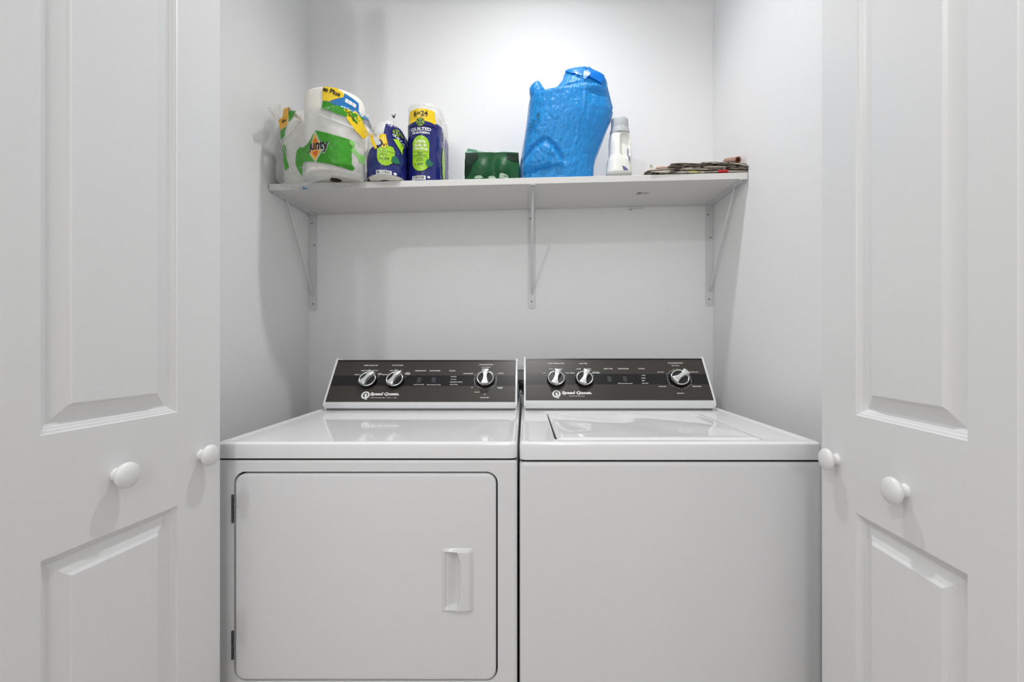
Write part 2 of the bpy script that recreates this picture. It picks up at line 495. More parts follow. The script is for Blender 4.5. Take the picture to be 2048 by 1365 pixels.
def machine(kind, x0, x1, px0, px1, lip, dz, label):
    root = empty(kind, ((x0 + x1) / 2, 1.38, 0), label, 'dryer' if 'dryer' in kind else 'washer')
    zl = ZT - lip
    # cabinet
    if 'dryer' in kind:
        bm = bmesh.new()
        # front with an opening for the door
        dx0, dx1, dz0, dz1 = P(468, 0, YF).x, P(995.5, 0, YF).x, P(0, 1363, YF).z, P(0, 944, YF).z
        DR = .026
        hole = [Vector((x, YF, z)) for x, z in rrect(dx0, dx1, dz0, dz1, DR, 8)]
        e = .006
        def fr(i, y):
            return [Vector((x, y, z)) for x, z in rrect(x0 + i, x1 - i, .01 + i, zl - .003 - i, .0021 + max(0, e - i), 8)]
        back = fr(0, 1.74)
        loops = [back, fr(0, YF + e), fr(.0018, YF + .0022), fr(e, YF), hole,
                 [p + Vector((0, .016, 0)) for p in hole]]
        Lp = loop_bridge(bm, loops, cap0=True, cap1=True)
        build('cabinet', bm, M['enamelfront'], root, angle=25, recalc=True)
    else:
        bm = bmesh.new()
        e = .008
        def fr(i, y):
            return [Vector((x, y, z)) for x, z in rrect(x0 + i, x1 - i, .01 + i, zl - .003 - i, .0021 + max(0, e - i), 8)]
        loop_bridge(bm, [fr(0, 1.74), fr(0, YF + e), fr(.0024, YF + .0024), fr(e, YF), fr(e + .004, YF)], cap0=True, cap1=True)
        build('cabinet', bm, M['enamelfront'], root, angle=25, recalc=True)
    # dark seam under the top
    box('seam', x0 + .004, x1 - .004, YF + .004, 1.735, zl - .004, zl + .001, M['dark'], root)
    # top with rounded front lip and a slightly sunken surface
    bm = bmesh.new(); r = .012; Y1 = 1.745
    def tl(i, z, rr=None): return rloop(x0 + i, x1 - i, YF - .002 + i, Y1 - i, (rr or r) + .004, z)
    loops = [tl(.004, zl, .010), tl(0, zl + .001), tl(0, ZT - .009), tl(.0012, ZT - .0045), tl(.0045, ZT - .0012), tl(.009, ZT), tl(.013, ZT - .0001),
             tl(.018, ZT - .0018), tl(.024, ZT - .0030), tl(.027, ZT - .0030)]
    if 'washing' in kind:
        lx0, lx1, ly0, ly1 = .070, .563, 1.066, 1.478
        lh = rloop(lx0, lx1, ly0, ly1, .02, ZT - .0030); q = .004
        loops += [rloop(lx0 - q, lx1 + q, ly0 - q, ly1 + q, .024, ZT - .0030), rloop(lx0 - .001, lx1 + .001, ly0 - .001, ly1 + .001, .021, ZT - .0034), [p + Vector((0, 0, -.001)) for p in lh],
                  [p + Vector((0, 0, -.02)) for p in lh]]
    loop_bridge(bm, loops, cap0=True, cap1=True)
    build('top_panel', bm, M['enamel'], root, angle=30, recalc=True)
    if 'washing' in kind:
        bm = bmesh.new(); nx, ny = 70, 50
        g = []
        for j in range(ny + 1):
            row = []
            for i in range(nx + 1):
                a, b = i / nx, j / ny
                lx = lx0 + .0065 - .0035 * b; x = lx + (lx1 - .002 - lx) * a; y = ly0 + .0022 + (ly1 - ly0 - .0044) * b
                ed = min(a, 1 - a) * .49, min(b, 1 - b) * .41
                s = min(1, ed[0] / .012) * min(1, ed[1] / .012)
                z = ZT - .0052 + .0045 * (s ** .5)
                inner = min(1, max(0, (min(ed) - .022) / .02)); inner = inner * inner * (3 - 2 * inner)
                z -= .0020 * inner
                z += inner * .0030 * (math.sin(x * 17 + 1.0 + 2.2 * math.sin(y * 9)) * .5 + noise.noise(Vector((x * 6, y * 7, 3))))
                row.append(bm.verts.new((x, y, z)))
            g.append(row)
        for j in range(ny):
            for i in range(nx): bm.faces.new((g[j][i], g[j][i + 1], g[j + 1][i + 1], g[j + 1][i]))
        # skirt
        rim = [g[0][i] for i in range(nx + 1)] + [g[j][nx] for j in range(1, ny + 1)] + [g[ny][i] for i in range(nx - 1, -1, -1)] + [g[j][0] for j in range(ny - 1, 0, -1)]
        low = [bm.verts.new((v.co.x, v.co.y, ZT - .019)) for v in rim]
        for i in range(len(rim)):
            j = (i + 1) % len(rim); bm.faces.new((rim[i], low[i], low[j], rim[j]))
        lid = build('lid', bm, M['enamel'], root, angle=50)
        gp = box('lid_gap', lx0 + .0005, lx1 - .0005, ly0 + .0005, ly1 - .0005, ZT - .0215, ZT - .0195, M['dark'], root)
    else:
        # door
        g = .0034
        bm = bmesh.new()
        def dl_(i, y): return [Vector((x, y, z)) for x, z in rrect(dx0 + g * 1.1 + i, dx1 - g * 1.1 - i, dz0 + g + i, dz1 - g * 1.3 - i, DR - g - i, 8)]
        loop_bridge(bm, [dl_(0, YF + .014), dl_(0, YF + .0015), dl_(.0010, YF - .0008), dl_(.004, YF - .0020), dl_(.007, YF - .0022),
                         [Vector((x, YF - .0022, z)) for x, z in rrect(P(889, 0, YF).x, P(921, 0, YF).x, P(0, 1216, YF).z, P(0, 1103, YF).z, .003, 8)]], cap0=True, cap1=False)
        door = build('door', bm, M['enamelfront'], root, angle=30, recalc=True)
        bm = bmesh.new()
        gr = [Vector((x, YF + .0153, z)) for x, z in rrect(dx0 - .0002, dx1 + .0002, dz0 - .0002, dz1 + .0002, DR, 8)]
        gi = [Vector((x, YF + .0153, z)) for x, z in rrect(dx0 + .01, dx1 - .01, dz0 + .01, dz1 - .01, DR - .01, 8)]
        loop_bridge(bm, [gr, gi])
        build('door_gasket', bm, M['dark'], root)
        # two little gasket tabs along the top of the gap
        # handle : raised frame with a scoop (height field)
        hx0, hx1, hz0, hz1 = P(884, 0, YF).x, P(949, 0, YF).x, P(0, 1223, YF).z, P(0, 1096, YF).z
        bm = bmesh.new(); nx, nz = 44, 64; gv = []
        def ss(t): t = max(0, min(1, t)); return t * t * (3 - 2 * t)
        for j in range(nz + 1):
            row = []
            for i in range(nx + 1):
                a, b = i / nx, j / nz
                X = hx0 + (hx1 - hx0) * a; Z = hz0 + (hz1 - hz0) * b
                # outer body : bulges toward the right, rounded edges
                top = .0035 + .0045 * ss((a - .05) / .50) * (1 - .4 * ss((a - .62) / .38))
                edge = ss(a / .05) * ss((1 - a) / .16) * ss(b / .03) * ss((1 - b) / .05)
                h = top * edge
                # scoop : open on the left, hard wall on its right
                ca = .595 - .10 * max(0, (abs(b - .5) / .42)) ** 3
                inz = ss((.452 - abs(b - .5)) / .03) * ss((a - .085) / .03) * ss((ca - a) / .025)
                h = h * (1 - inz) + (-.0010 - .0125 * ss((a - .10) / .34)) * inz
                row.append(bm.verts.new((X, YF - .0023 - h, Z)))
            gv.append(row)
        for j in range(nz):
            for i in range(nx): bm.faces.new((gv[j][i], gv[j][i + 1], gv[j + 1][i + 1], gv[j + 1][i]))
        build('handle', bm, M['handle'], door, angle=60, label='white plastic pull handle')
        for za, zb in ((990, 1046), (1262, 1319)):
            z1, z0 = P(0, za, YF).z, P(0, zb, YF).z; hx = dx0 + .0005
            bm = bmesh.new(); n = 5
            for k in range(n):
                a = z0 + (z1 - z0) * k / n + .0006; b_ = z0 + (z1 - z0) * (k + 1) / n - .0006
                cyl(bm, (hx - .0022, YF - .002, a), (0, 0, 1), [(0, .0027), (b_ - a, .0027)], 12)
            add_box(bm, hx - .0052, hx - .001, YF - .0012, YF + .001, z0, z1)
            build('hinge', bm, M['steel'], root, label='small dark steel door hinge')
    # ---------------- console
    zb = ZT - .003
    pl = Plane(1.525, ZT + .027 + dz, 1.63, ZT + .162 + dz)
    cap = .0058
    con = None
    body = [(1.548, zb), (1.538, ZT + .004), (1.528, ZT + .012), (1.5275, ZT + .027 + dz), (1.630, ZT + .1590 + dz), (1.636, ZT + .1605 + dz), (1.70, ZT + .1605 + dz), (1.72, zb)]
    bm = bmesh.new()
    loop_bridge(bm, [[Vector((px0, y, z)) for y, z in body], [Vector((px1, y, z)) for y, z in body]], cap0=True, cap1=True)
    con = build('console', bm, M['trim'], root, angle=25, recalc=True)
    # lower strip of trim
    bm = bmesh.new()
    st = [(1.537, ZT + .002), (1.524, ZT + .006), (1.5215, ZT + .014), (1.5228, ZT + .025 + dz), (1.526, ZT + .0275 + dz), (1.535, ZT + .0275 + dz), (1.54, ZT + .002)]
    loop_bridge(bm, [[Vector((px0, y, z)) for y, z in st], [Vector((px1, y, z)) for y, z in st]], cap0=True, cap1=True)
    build('console_strip', bm, M['trim'], con, angle=30, recalc=True)
    for a, b in ((px0 - cap, px0), (px1, px1 + cap)):
        bm = bmesh.new()
        pr = [(1.534, zb), (1.5165, ZT + .016), (1.5195, ZT + .026 + dz), (1.628, ZT + .1675 + dz), (1.633, ZT + .1690 + dz), (1.640, ZT + .1660 + dz), (1.70, ZT + .1600 + dz), (1.73, zb)]
        loop_bridge(bm, [[Vector((a, y, z)) for y, z in pr], [Vector((b, y, z)) for y, z in pr]], cap0=True, cap1=True)
        bmesh.ops.bevel(bm, geom=[e for e in bm.edges if e.calc_face_angle(0) > .3], offset=.0009, segments=2, affect='EDGES')
        build('end_cap', bm, M['trim'], con, angle=40, recalc=True)
    def rect(u0, u1, v0, v1, d, name, m, th=.0008):
        bm = bmesh.new()
        lo = [pl.W(u, v, d) for u, v in ((u0, v0), (u1, v0), (u1, v1), (u0, v1))]
        hi = [pl.W(u, v, d + th) for u, v in ((u0, v0), (u1, v0), (u1, v1), (u0, v1))]
        loop_bridge(bm, [lo, hi], cap0=True, cap1=True)
        return build(name, bm, m, con, recalc=True)
    rect(px0 + .0004, px1 - .0004, 0, pl.len - .0005, .002, 'control_panel', M['panel'])
    v0 = pl.px(850, 773 if 'dryer' in kind else 770)[1]; v1 = pl.px(850, 752.5 if 'dryer' in kind else 749.5)[1]
    rect(px0 + .0004, px1 - .0004, v0, v1, .0028, 'black_band', M['band'], .0003)
    rect(px0 + .0004, px1 - .0004, pl.len - .0065, pl.len - .0006, .0028, 'top_edge_strip', M['band'], .0006)
    return root, con, pl


def on_plane(pl, b, d):
    for v in b.verts: v.co = pl.W(v.co.x, v.co.y, d)


def write(pl, items, con, name='lettering', d=.0034):
    out = bmesh.new()
    for it in items:
        s, cx, cy, wpx = it[:4]; bold = it[4] if len(it) > 4 else .03; hpx = it[5] if len(it) > 5 else None
        shear = it[6] if len(it) > 6 else 0
        u, v = pl.px(cx, cy); sc = 1.60 / F
        b = text2d(s, wpx * sc, hpx * sc * 1.3 if hpx else None, bold, shear, 2)
        bmesh.ops.translate(b, verts=b.verts, vec=(u, v, 0))
        on_plane(pl, b, d + (.00025 * items.index(it) if len(items) < 6 else 0))
        merge(out, b)
    o = build(name, out, M['print'], con, angle=None); o['kind'] = 'stuff'
    return o


def dial(pl, cx, cy, rot, rpx, con, marks, name='control_knob'):
    u, v = pl.px(cx, cy); r = rpx * 1.585 / F
    ax = pl.n; c = pl.W(u, v, .003)
    k = bmesh.new(); cyl(k, c, ax, [(0, r * 1.06), (.004, r * 1.06), (.0075, r), (.0125, r * .97), (.0125, r * .9)], 40)
    root = build(name, k, M['black'], con, angle=30, recalc=True)
    bm = bmesh.new()
    cyl(bm, c, ax, [(.0118, r * .99), (.0135, r * .985), (.0146, r * .95), (.0142, r * .86), (.0120, r * .83)], 48, cap=False)
    build('chrome_ring', bm, M['chrome'], root, angle=60, label='chrome ring')
    bm = bmesh.new(); cyl(bm, c, ax, [(.0122, r * .84), (.0124, r * .6), (.0124, .0001)], 40)
    build('knob_face', bm, M['knobface'], root, angle=60)
    # hourglass grip
    out = []
    n = 10; hl = r * 1.0
    def halfw(t): return r * (.20 + .24 * abs(t) ** 1.8)
    right = [(halfw(-1 + 2 * i / n), (-1 + 2 * i / n) * hl * .93) for i in range(n + 1)]
    topc = [(halfw(1) * math.cos(a) , hl * (.93 + .10 * math.sin(a))) for a in [PI * i / 6 for i in range(1, 6)]]
    left = [(-x, y) for x, y in right[::-1]]
    botc = [(-x, -y) for x, y in topc]
    o2 = right + topc + left + botc
    ca, sa = math.cos(-rot), math.sin(-rot)
    def lp(s, h, taper=1):
        res = []
        for x, y in o2:
            x *= s; y *= taper
            X = x * ca - y * sa; Y = x * sa + y * ca
            res.append(c + Vector((X, 0, 0)) + pl.t * Y + ax * h)
        return res
    bm = bmesh.new(); loop_bridge(bm, [lp(1.06, .0128, 1.0), lp(1.03, .024, .98), lp(.96, .0262, .955), lp(.86, .0268, .93)], cap1=True)
    build('grip', bm, M['brushed'], root, angle=40, recalc=True, label='brushed chrome hourglass grip')
    # little black pointer notch at the low end
    # printed dial marks
    b = bmesh.new()
    for mk in marks:
        if mk[0] == 'tick':
            a = math.radians(mk[1]); line2d(b, [(u + r * mk[2] * math.sin(a), v + r * mk[2] * math.cos(a)), (u + r * mk[3] * math.sin(a), v + r * mk[3] * math.cos(a))], .0007)
        else:
            a0, a1, rr = mk[1:4]; m_ = 8
            pts = [(u + r * (rr + .10) * math.sin(math.radians(a0)), v + r * (rr + .10) * math.cos(math.radians(a0)))]
            pts += [(u + r * rr * math.sin(math.radians(a0 + (a1 - a0) * i / m_)), v + r * rr * math.cos(math.radians(a0 + (a1 - a0) * i / m_))) for i in range(m_ + 1)]
            pts += [(u + r * (rr + .10) * math.sin(math.radians(a1)), v + r * (rr + .10) * math.cos(math.radians(a1)))]
            line2d(b, pts, .0007)
    on_plane(pl, b, .0035)
    build('dial_marks', b, M['print'], con, angle=None)['kind'] = 'stuff'
    return root


def emblem(pl, cx, cy, con):
    """ring with a slanted tail and a small figure inside"""
    b = bmesh.new(); sc = 1.56 / F; u, v = pl.px(cx, cy)
    n = 32
    ro = [(8.2 * math.cos(2 * PI * i / n), 6.9 * math.sin(2 * PI * i / n)) for i in range(n)]
    ri = [(5.0 * math.cos(2 * PI * i / n), 4.4 * math.sin(2 * PI * i / n) + .2) for i in range(n)]
    A = [b.verts.new((x, y, 0)) for x, y in ro]; B = [b.verts.new((x, y, 0)) for x, y in ri]
    for i in range(n): b.faces.new((A[i], A[(i + 1) % n], B[(i + 1) % n], B[i]))
    for ply in ([(-3.2, 3.0), (-2.2, 1.2), (-1.2, 3.4), (0, 1.4), (1.1, 3.4), (1.9, 1.2), (3.0, 2.8), (2.6, -1.0), (3.6, -5.2), (5.0, -7.8), (1.4, -8.4), (.4, -5.6), (-1.4, -1.6)],):
        q = poly2d(ply); merge(b, q)
    for x in (-.5,):
        pass
    for vv in b.verts: vv.co = pl.W(u + vv.co.x * sc, v + vv.co.y * sc * 1.25, .0034)
    build('emblem', b, M['print'], con, angle=None, label='white round emblem with slanted tail')


def buttons(pl, pts, con):
    for x, y in pts:
        u, v = pl.px(x, y); hw, hh = .0072, .0112
        bm = bmesh.new()
        def lp(i, d): return [pl.W(u + a * (hw - i), v + b * (hh - i), d) for a, b in ((-1, -1), (1, -1), (1, 1), (-1, 1))]
        loop_bridge(bm, [lp(0, .0025), lp(0, .0042), lp(.0008, .0050)], cap1=True)
        build('push_button', bm, M['button'], con, angle=20, recalc=True)


dryer, dcon, dpl = machine('clothes_dryer', -.7009, -.0178, -.6680, -.0325, .037, 0.0, 'white front-loading clothes dryer with large square door, left of the pair')
washer, wcon, wpl = machine('washing_machine', -.0124, .6735, .0022, .6315, .0405, .0055, 'white top-loading washing machine with plain front, right of the pair')

ka = [('tick', -62, 1.16, 1.3), ('tick', -30, 1.12, 1.26), ('tick', 30, 1.12, 1.3), ('tick', 62, 1.16, 1.32)]
big = [('arc', -58, -14, 1.27), ('tick', 0, 1.22, 1.42), ('arc', 14, 52, 1.27), ('tick', -64, 1.28, 1.5), ('tick', 60, 1.28, 1.48),
       ('arc', -72, -116, 1.27), ('arc', 72, 112, 1.27), ('tick', -122, 1.28, 1.45), ('tick', 122, 1.28, 1.48),
       ('arc', -130, -168, 1.25), ('tick', 180, 1.24, 1.45), ('arc', 130, 168, 1.25)]
dial(dpl, 737, 763, math.radians(30), 17, dcon, ka)
dial(dpl, 791, 763, math.radians(24), 17, dcon, ka)
dial(dpl, 971, 761, math.radians(-1), 17.2, dcon, big)
dial(wpl, 1112, 761, math.radians(14), 17, wcon, ka)
dial(wpl, 1168.5, 761, math.radians(20), 17, wcon, ka)
dial(wpl, 1358, 759.5, math.radians(54), 18.3, wcon, big)
emblem(dpl, 731.5, 792, dcon); emblem(wpl, 1112.7, 789.5, wcon)
buttons(dpl, [(838.6, 762), (867.6, 762)], dcon)
buttons(wpl, [(1218.7, 760), (1249.4, 760)], wcon)
T, s_ = .03, .02
write(dpl, [('FABRIC SELECTOR', 742.7, 732.4, 28, T), ('AUTO-DRYNESS', 795.6, 732.2, 23, T), ('PERM PRESS', 731.5, 743, 17), ('REGULAR', 750.8, 742.7, 12),
            ('DELICATE', 716, 751, 12), ('HEAVY\nDUTY', 760.5, 749.8, 8.5), ('LESS DRY', 771, 751, 12), ('NEAR DRY', 787, 742.9, 14), ('DRY', 802.8, 742.7, 5),
            ('DRY &\nEXTENDED\nTUMBLE', 815.6, 748.6, 12.5), ('STEAM BOOST', 841.6, 743.2, 22, T), ('START/PAUSE', 870.2, 743.2, 21, T), ('STATUS', 904.9, 743.2, 12, T),
            ('Hold Signal ON/OFF', 838.2, 771, 20), ('Hold 3 seconds to cancel', 867.6, 771, 27), ('HEATING', 907.5, 755, 11), ('COOLING', 907.2, 760.3, 11),
            ('EXTENDED TUMBLE', 912.7, 765.6, 24), ('DOOR OPEN', 907.9, 770.7, 15), ('CYCLE SELECTION', 972.3, 731, 28, T), ('AUTO NORMAL', 972, 736.3, 18),
            ('STEAM REFRESH', 937, 748.7, 20), ('SANITIZE', 1001.6, 748.3, 11), ('NO HEAT\n50 MIN', 1000.4, 777.3, 11), ('50', 944.3, 776.7, 3), ('TIME DRY', 954.3, 786, 11),
            ('30', 969.7, 789.8, 3), ('& QUICK MIN', 969, 797, 17), ('Commercial Heavy Duty  \u2022  Service  \u2022  Smart', 767.5, 797.3, 51, .02, 1.9, .2)], dcon)
write(dpl, [('Speed Queen.', 770.2, 790.2, 56, .05, 6.8, .15)], dcon, 'brand_lettering')
write(wpl, [('WASH TEMPERATURE', 1111.4, 728.6, 33, T), ('LOAD SIZE', 1166, 728.6, 16, T), ('WARM', 1101.8, 739.4, 8), ('COOL', 1121, 739.4, 8), ('HOT', 1088.9, 747.6, 5),
            ('COLD', 1134.8, 747.6, 8), ('LARGE', 1157, 739.4, 9), ('FULL', 1179, 739.4, 7), ('SMALL', 1144.9, 747.6, 9), ('AUTO FILL\nEXTRA RINSE', 1191.4, 746.8, 16),
            ('HEAVY SOIL', 1216.2, 739, 18, T), ('START/PAUSE', 1246.4, 739, 21, T), ('STATUS', 1282.5, 739, 12, T), ('Hold 3 seconds to cancel', 1249.9, 768.3, 28),
            ('WASH', 1286.5, 752.4, 7.5), ('RINSE', 1286.5, 757.7, 7.5), ('SPIN', 1286.2, 762.8, 6), ('LID LOCK', 1290, 768.1, 12.5), ('CYCLE SELECTION', 1349.9, 727.8, 30, T),
            ('HEAVY DUTY', 1350.8, 733, 16), ('SPIN ONLY', 1321.2, 745.8, 13), ('NORMAL ECO', 1387.8, 745.6, 17), ('HANDWASH', 1324.3, 774.5, 15), ('PERM PRESS', 1393.2, 774.3, 17),
            ('DELICATE', 1360.6, 788.2, 13), ('Commercial Heavy Duty', 1153.7, 793.8, 30, .02, 1.8, .2)], wcon)
write(wpl, [('Speed Queen.', 1153.9, 787.8, 58, .05, 6.8, .15)], wcon, 'brand_lettering')

# ------------------------------------------------------------------ wall outlet box and hoses behind the machines
ob = empty('laundry_outlet_box', (-.015, 1.90, 1.05), 'white recessed water outlet box on back wall between the control consoles', 'outlet box')
bm = bmesh.new()
fx0, fx1, fz0, fz1 = -.075, .055, .93, 1.045
outer = [Vector((x, 1.9085, z)) for x, z in rrect(fx0, fx1, fz0, fz1, .006, 3)]
lift = [p + Vector((0, -.006, 0)) for p in outer]
inn = [Vector((x, 1.9025, z)) for x, z in rrect(fx0 + .01, fx1 - .01, fz0 + .01, fz1 - .018, .004, 3)]
inn2 = [p + Vector((0, .005, 0)) for p in inn]
loop_bridge(bm, [outer, lift, inn, inn2]); build('box_frame', bm, M['trim'], ob, recalc=True)
bm = bmesh.new(); bm.faces.new([bm.verts.new(p) for p in inn2]); build('box_back', bm, M['outlet'], ob)
hs = empty('drain_hose', (-.012, 1.80, .9), 'black rubber drain hose between the two machines', 'hose')
bm = bmesh.new(); pts = []
for i in range(17):
    a = PI * i / 16
    pts.append((-.045 + .05 * (1 - math.cos(a)) / 2 * 1.2, 1.80 + .02 * math.cos(a), .88 + .098 * math.sin(a)))
pts = [(-.047, 1.83, .5)] + pts + [(.012, 1.78, .5)]
tube(bm, pts, .017, 14); build('hose_tube', bm, M['rubber'], hs, angle=60)
h2 = empty('supply_hose', (-.014, 1.66, .9), 'thin grey hose dipping into the gap between the machines', 'hose')
bm = bmesh.new(); tube(bm, [(-.028, 1.76, .98), (-.026, 1.755, .96), (-.0225, 1.75, .94), (-.017, 1.745, .92), (-.0140, 1.74, .90), (-.0135, 1.745, .80)], .0035, 10)
tube(bm, [(-.0125, 1.755, .80), (-.0125, 1.755, .5)], .003, 8)
build('hose_tube', bm, M['greyhose'], h2, angle=60)

# ------------------------------------------------------------------ shelf
SL = .0239


def sh(x):      # height of the shelf's upper face
    return HC + .5627 + (x + .903) * SL


sy0, sy1 = 1.605, 1.908
shelf = empty('wall_shelf', (-.05, 1.75, sh(0)), 'long white shelf board on brackets above the machines, slightly tilted', 'shelf')
bm = bmesh.new()
bx0, bx1 = -.9035, .7855
ring = [(sy0, -.0010), (sy0 + .001, 0), (sy1, 0), (sy1, -.0225), (sy0 + .001, -.0225), (sy0, -.0215)]
loop_bridge(bm, [[Vector((x, y, sh(x) + z)) for y, z in ring] for x in (bx0, bx1)], cap0=True, cap1=True)
build('board', bm, M['shelf'], shelf, recalc=True)
# small barcode print and scuffs under the board
b = bmesh.new()
cp = P(1285, 387, 1.0); Yb_ = (sh(.4) - .0225 - HC) / ((PY - 387) / F)
X0 = (1274 - PX) * Yb_ / F
for i in range(8):
    xx = X0 + i * .0022
    add_box(b, xx, xx + .0014, Yb_ - .014, Yb_ + .016, sh(xx) - .0231, sh(xx) - .0226)
for i in range(4):
    xx = X0 + .022 + i * .0065
    add_box(b, xx, xx + .0012, Yb_ - .014 + .005 * (i % 2), Yb_ + .016, sh(xx) - .0231, sh(xx) - .0226)
    add_box(b, xx, xx + .0050, Yb_ + .001 * i, Yb_ + .0016 + .001 * i, sh(xx) - .0231, sh(xx) - .0226)
build('barcode_print', b, M['outlet'], shelf, label='small grey barcode stamped under the board')
# cable clip below the back edge
clip = empty('cable_clip', P(1262, 419, 1.90), 'tiny clear cable clip on back wall just under the shelf', 'clip')
c0 = P(1262, 419, 1.90)
bm = bmesh.new(); add_box(bm, c0.x - .006, c0.x + .006, 1.900, 1.9095, c0.z - .004, c0.z + .004, .0015)
build('clip_body', bm, M['trim'], clip)
bm = bmesh.new(); cyl(bm, (c0.x + .001, 1.9, c0.z), (0, -1, 0), [(0, .0026), (.0015, .002)], 10); build('nail', bm, M['screw'], clip)
bm = bmesh.new(); tube(bm, [(c0.x - .012, 1.905, c0.z + .003), (c0.x + .005, 1.903, c0.z + .001), (c0.x + .03, 1.906, c0.z + .005), (c0.x + .06, 1.9075, c0.z + .009)], .0005, 6)
build('thread', bm, M['outlet'], clip)


def bracket(xc, yend, zbot, label):
    z = sh(xc) - .0228; hw = .0155
    root = empty('shelf_bracket', (xc, 1.905, z), label, 'bracket', 'white steel brackets under the shelf')
    # L-shaped strap: arm under the board, leg down the wall
    def strap(pts2, round_end):
        pass
    bm = bmesh.new(); t = .0022
    def arc(c, n=8): return [(hw * math.cos(PI * i / n), hw * math.sin(PI * i / n)) for i in range(n + 1)]
    # arm (in XY) with rounded end toward the room
    arm = [(xc + hw, 1.9095)] + [(xc + a, yend + hw * .55 - b * .55) for a, b in arc(0)] + [(xc - hw, 1.9095)]
    lo = [Vector((x, y, sh(x) - .0227 - t)) for x, y in arm]; hi = [Vector((x, y, sh(x) - .0227)) for x, y in arm]
    loop_bridge(bm, [lo, hi], cap0=True, cap1=True)
    build('arm', bm, M['bracket'], root, recalc=True)
    bm = bmesh.new()
    leg = [(xc + hw, z)] + [(xc + a, zbot + hw * .35 - b * .35) for a, b in arc(0)] + [(xc - hw, z)]
    f = [Vector((x, 1.9070, zz)) for x, zz in leg]; k = [Vector((x, 1.9097, zz)) for x, zz in leg]
    loop_bridge(bm, [f, k], cap0=True, cap1=True)
    build('leg', bm, M['bracket'], root, recalc=True)
    # ridged brace strip
    a = Vector((xc, yend + .075, z - t)); b = Vector((xc, 1.9065, zbot + .058))
    d = (b - a).normalized(); up = Vector((1, 0, 0)).cross(d).normalized()
    if up.y > 0: up = -up
    bm = bmesh.new(); lps = []
    N_ = 12
    for i in range(N_ + 1):
        q = i / N_; p = a.lerp(b, q); e = min(1, min(q, 1 - q) * 9)
        wv = .0030 + .0022 * e; hh = .0035 * e + .0006
        lps.append([p + Vector((-wv, 0, 0)), p + up * hh + Vector((-wv * .25, 0, 0)), p + up * hh + Vector((wv * .25, 0, 0)), p + Vector((wv, 0, 0)), p - up * .0012])
    loop_bridge(bm, lps, cap0=True, cap1=True)
    build('brace', bm, M['bracket'], root, angle=40, recalc=True)
    L_ = z - zbot
    for fz, fx in ((.095, -.006), (.32, .004), (.93, -.001)):
        bm = bmesh.new(); cyl(bm, (xc + fx, 1.9072, z - L_ * fz), (0, -1, 0), [(0, .0036), (.0012, .0032), (.0018, .0018)], 12)
        build('screw', bm, M['screw'], root)
    bm = bmesh.new(); cyl(bm, (xc, yend + .016, sh(xc) - .0228 - t), (0, 0, -1), [(0, .0026), (.0004, .0025)], 12)
    build('screw_hole', bm, M['hole'], root)
    return root


bracket(-.8875, 1.620, HC + (PY - 622) * 1.907 / F, 'white steel shelf bracket at left end by the left wall')
bracket(.0285, 1.605, HC + (PY - 617.5) * 1.907 / F, 'white steel shelf bracket in the middle below the blue bag')
bracket(.7730, 1.600, HC + (PY - 613) * 1.907 / F, 'white steel shelf bracket at right end below the newspapers')


# ------------------------------------------------------------------ soft goods helpers
def crumple(p, f, a):
    q = p * f
    n1 = abs(noise.noise(q)); n2 = abs(noise.noise(q * 2.3 + Vector((5, 3, 1))))
    return a * ((.45 - n1) + .45 * (.4 - n2))


def roll(bm_or_none, x, y, z0, h, r, parent, tilt=(0, 0), name='paper_roll'):
    ax = Vector((tilt[0], tilt[1], 1)).normalized()
    bm = bmesh.new()
    cyl(bm, (x, y, z0), ax, [(.003, .020), (0, .022), (0, r - .006), (.004, r - .001), (.008, r), (h * .5, r * 1.006), (h - .012, r), (h - .004, r - .004), (h, r - .014), (h, .022), (h - .003, .020)], 40, cap=False)
    o = build(name, bm, M['paper'], parent, angle=50, recalc=True)
    bm = bmesh.new()
    cyl(bm, (x, y, z0), ax, [(.0, .0215), (.0, .0200), (h, .0200), (h, .0215)], 20, cap=False)
    build('core', bm, M['core'], o, angle=50)
    bm = bmesh.new()
    return o


def stadium(cx, cy, rx, ry, n, e=1.0):
    pts = []
    for k in range(n):
        a = 2 * PI * k / n - PI / 2
        c, s = math.cos(a), math.sin(a)
        pts.append((cx + rx * math.copysign(abs(c) ** e, c), cy + ry * math.copysign(abs(s) ** e, s)))
    return pts


def shell(name, n, levels, sec, topf, m, parent, z0, crump=(30, .003), botf=None, skip=None, angle=60, lean=None):
    """open sleeve: sec(k, t) -> (x, y) ; z from z0 to topf(k)"""
    bm = bmesh.new(); V = []
    for j in range(levels + 1):
        row = []
        for k in range(n):
            t = j / levels; zt = topf(k / n); zb = botf(k / n) if botf else z0
            z = zb + (zt - zb) * t
            x, y, nx, ny = sec(k / n, z)
            d = crumple(Vector((x, y, z)), crump[0], crump[1])
            row.append(bm.verts.new((x + nx * d, y + ny * d, z)))
        V.append(row)
    for j in range(levels):
        for k in range(n):
            if skip and skip(k / n): continue
            k2 = (k + 1) % n
            bm.faces.new((V[j][k], V[j][k2], V[j + 1][k2], V[j + 1][k]))
    return build(name, bm, m, parent, angle=angle)


# ------------------------------------------------------------------ paper towel pack (far left)
tp = empty('paper_towel_pack', (-.70, 1.64, sh(-.7)), 'torn green and yellow printed pack of paper towels overhanging left end of shelf', 'paper towels')
zA = sh(-.63) + .001
rA = roll(None, -.663, 1.590, zA, .277, .098, tp)
rB = roll(None, -.815, 1.702, sh(-.8) + .001, .268, .078, tp)
rC = roll(None, -.660, 1.778, sh(-.63) + .001, .255, .078, tp)


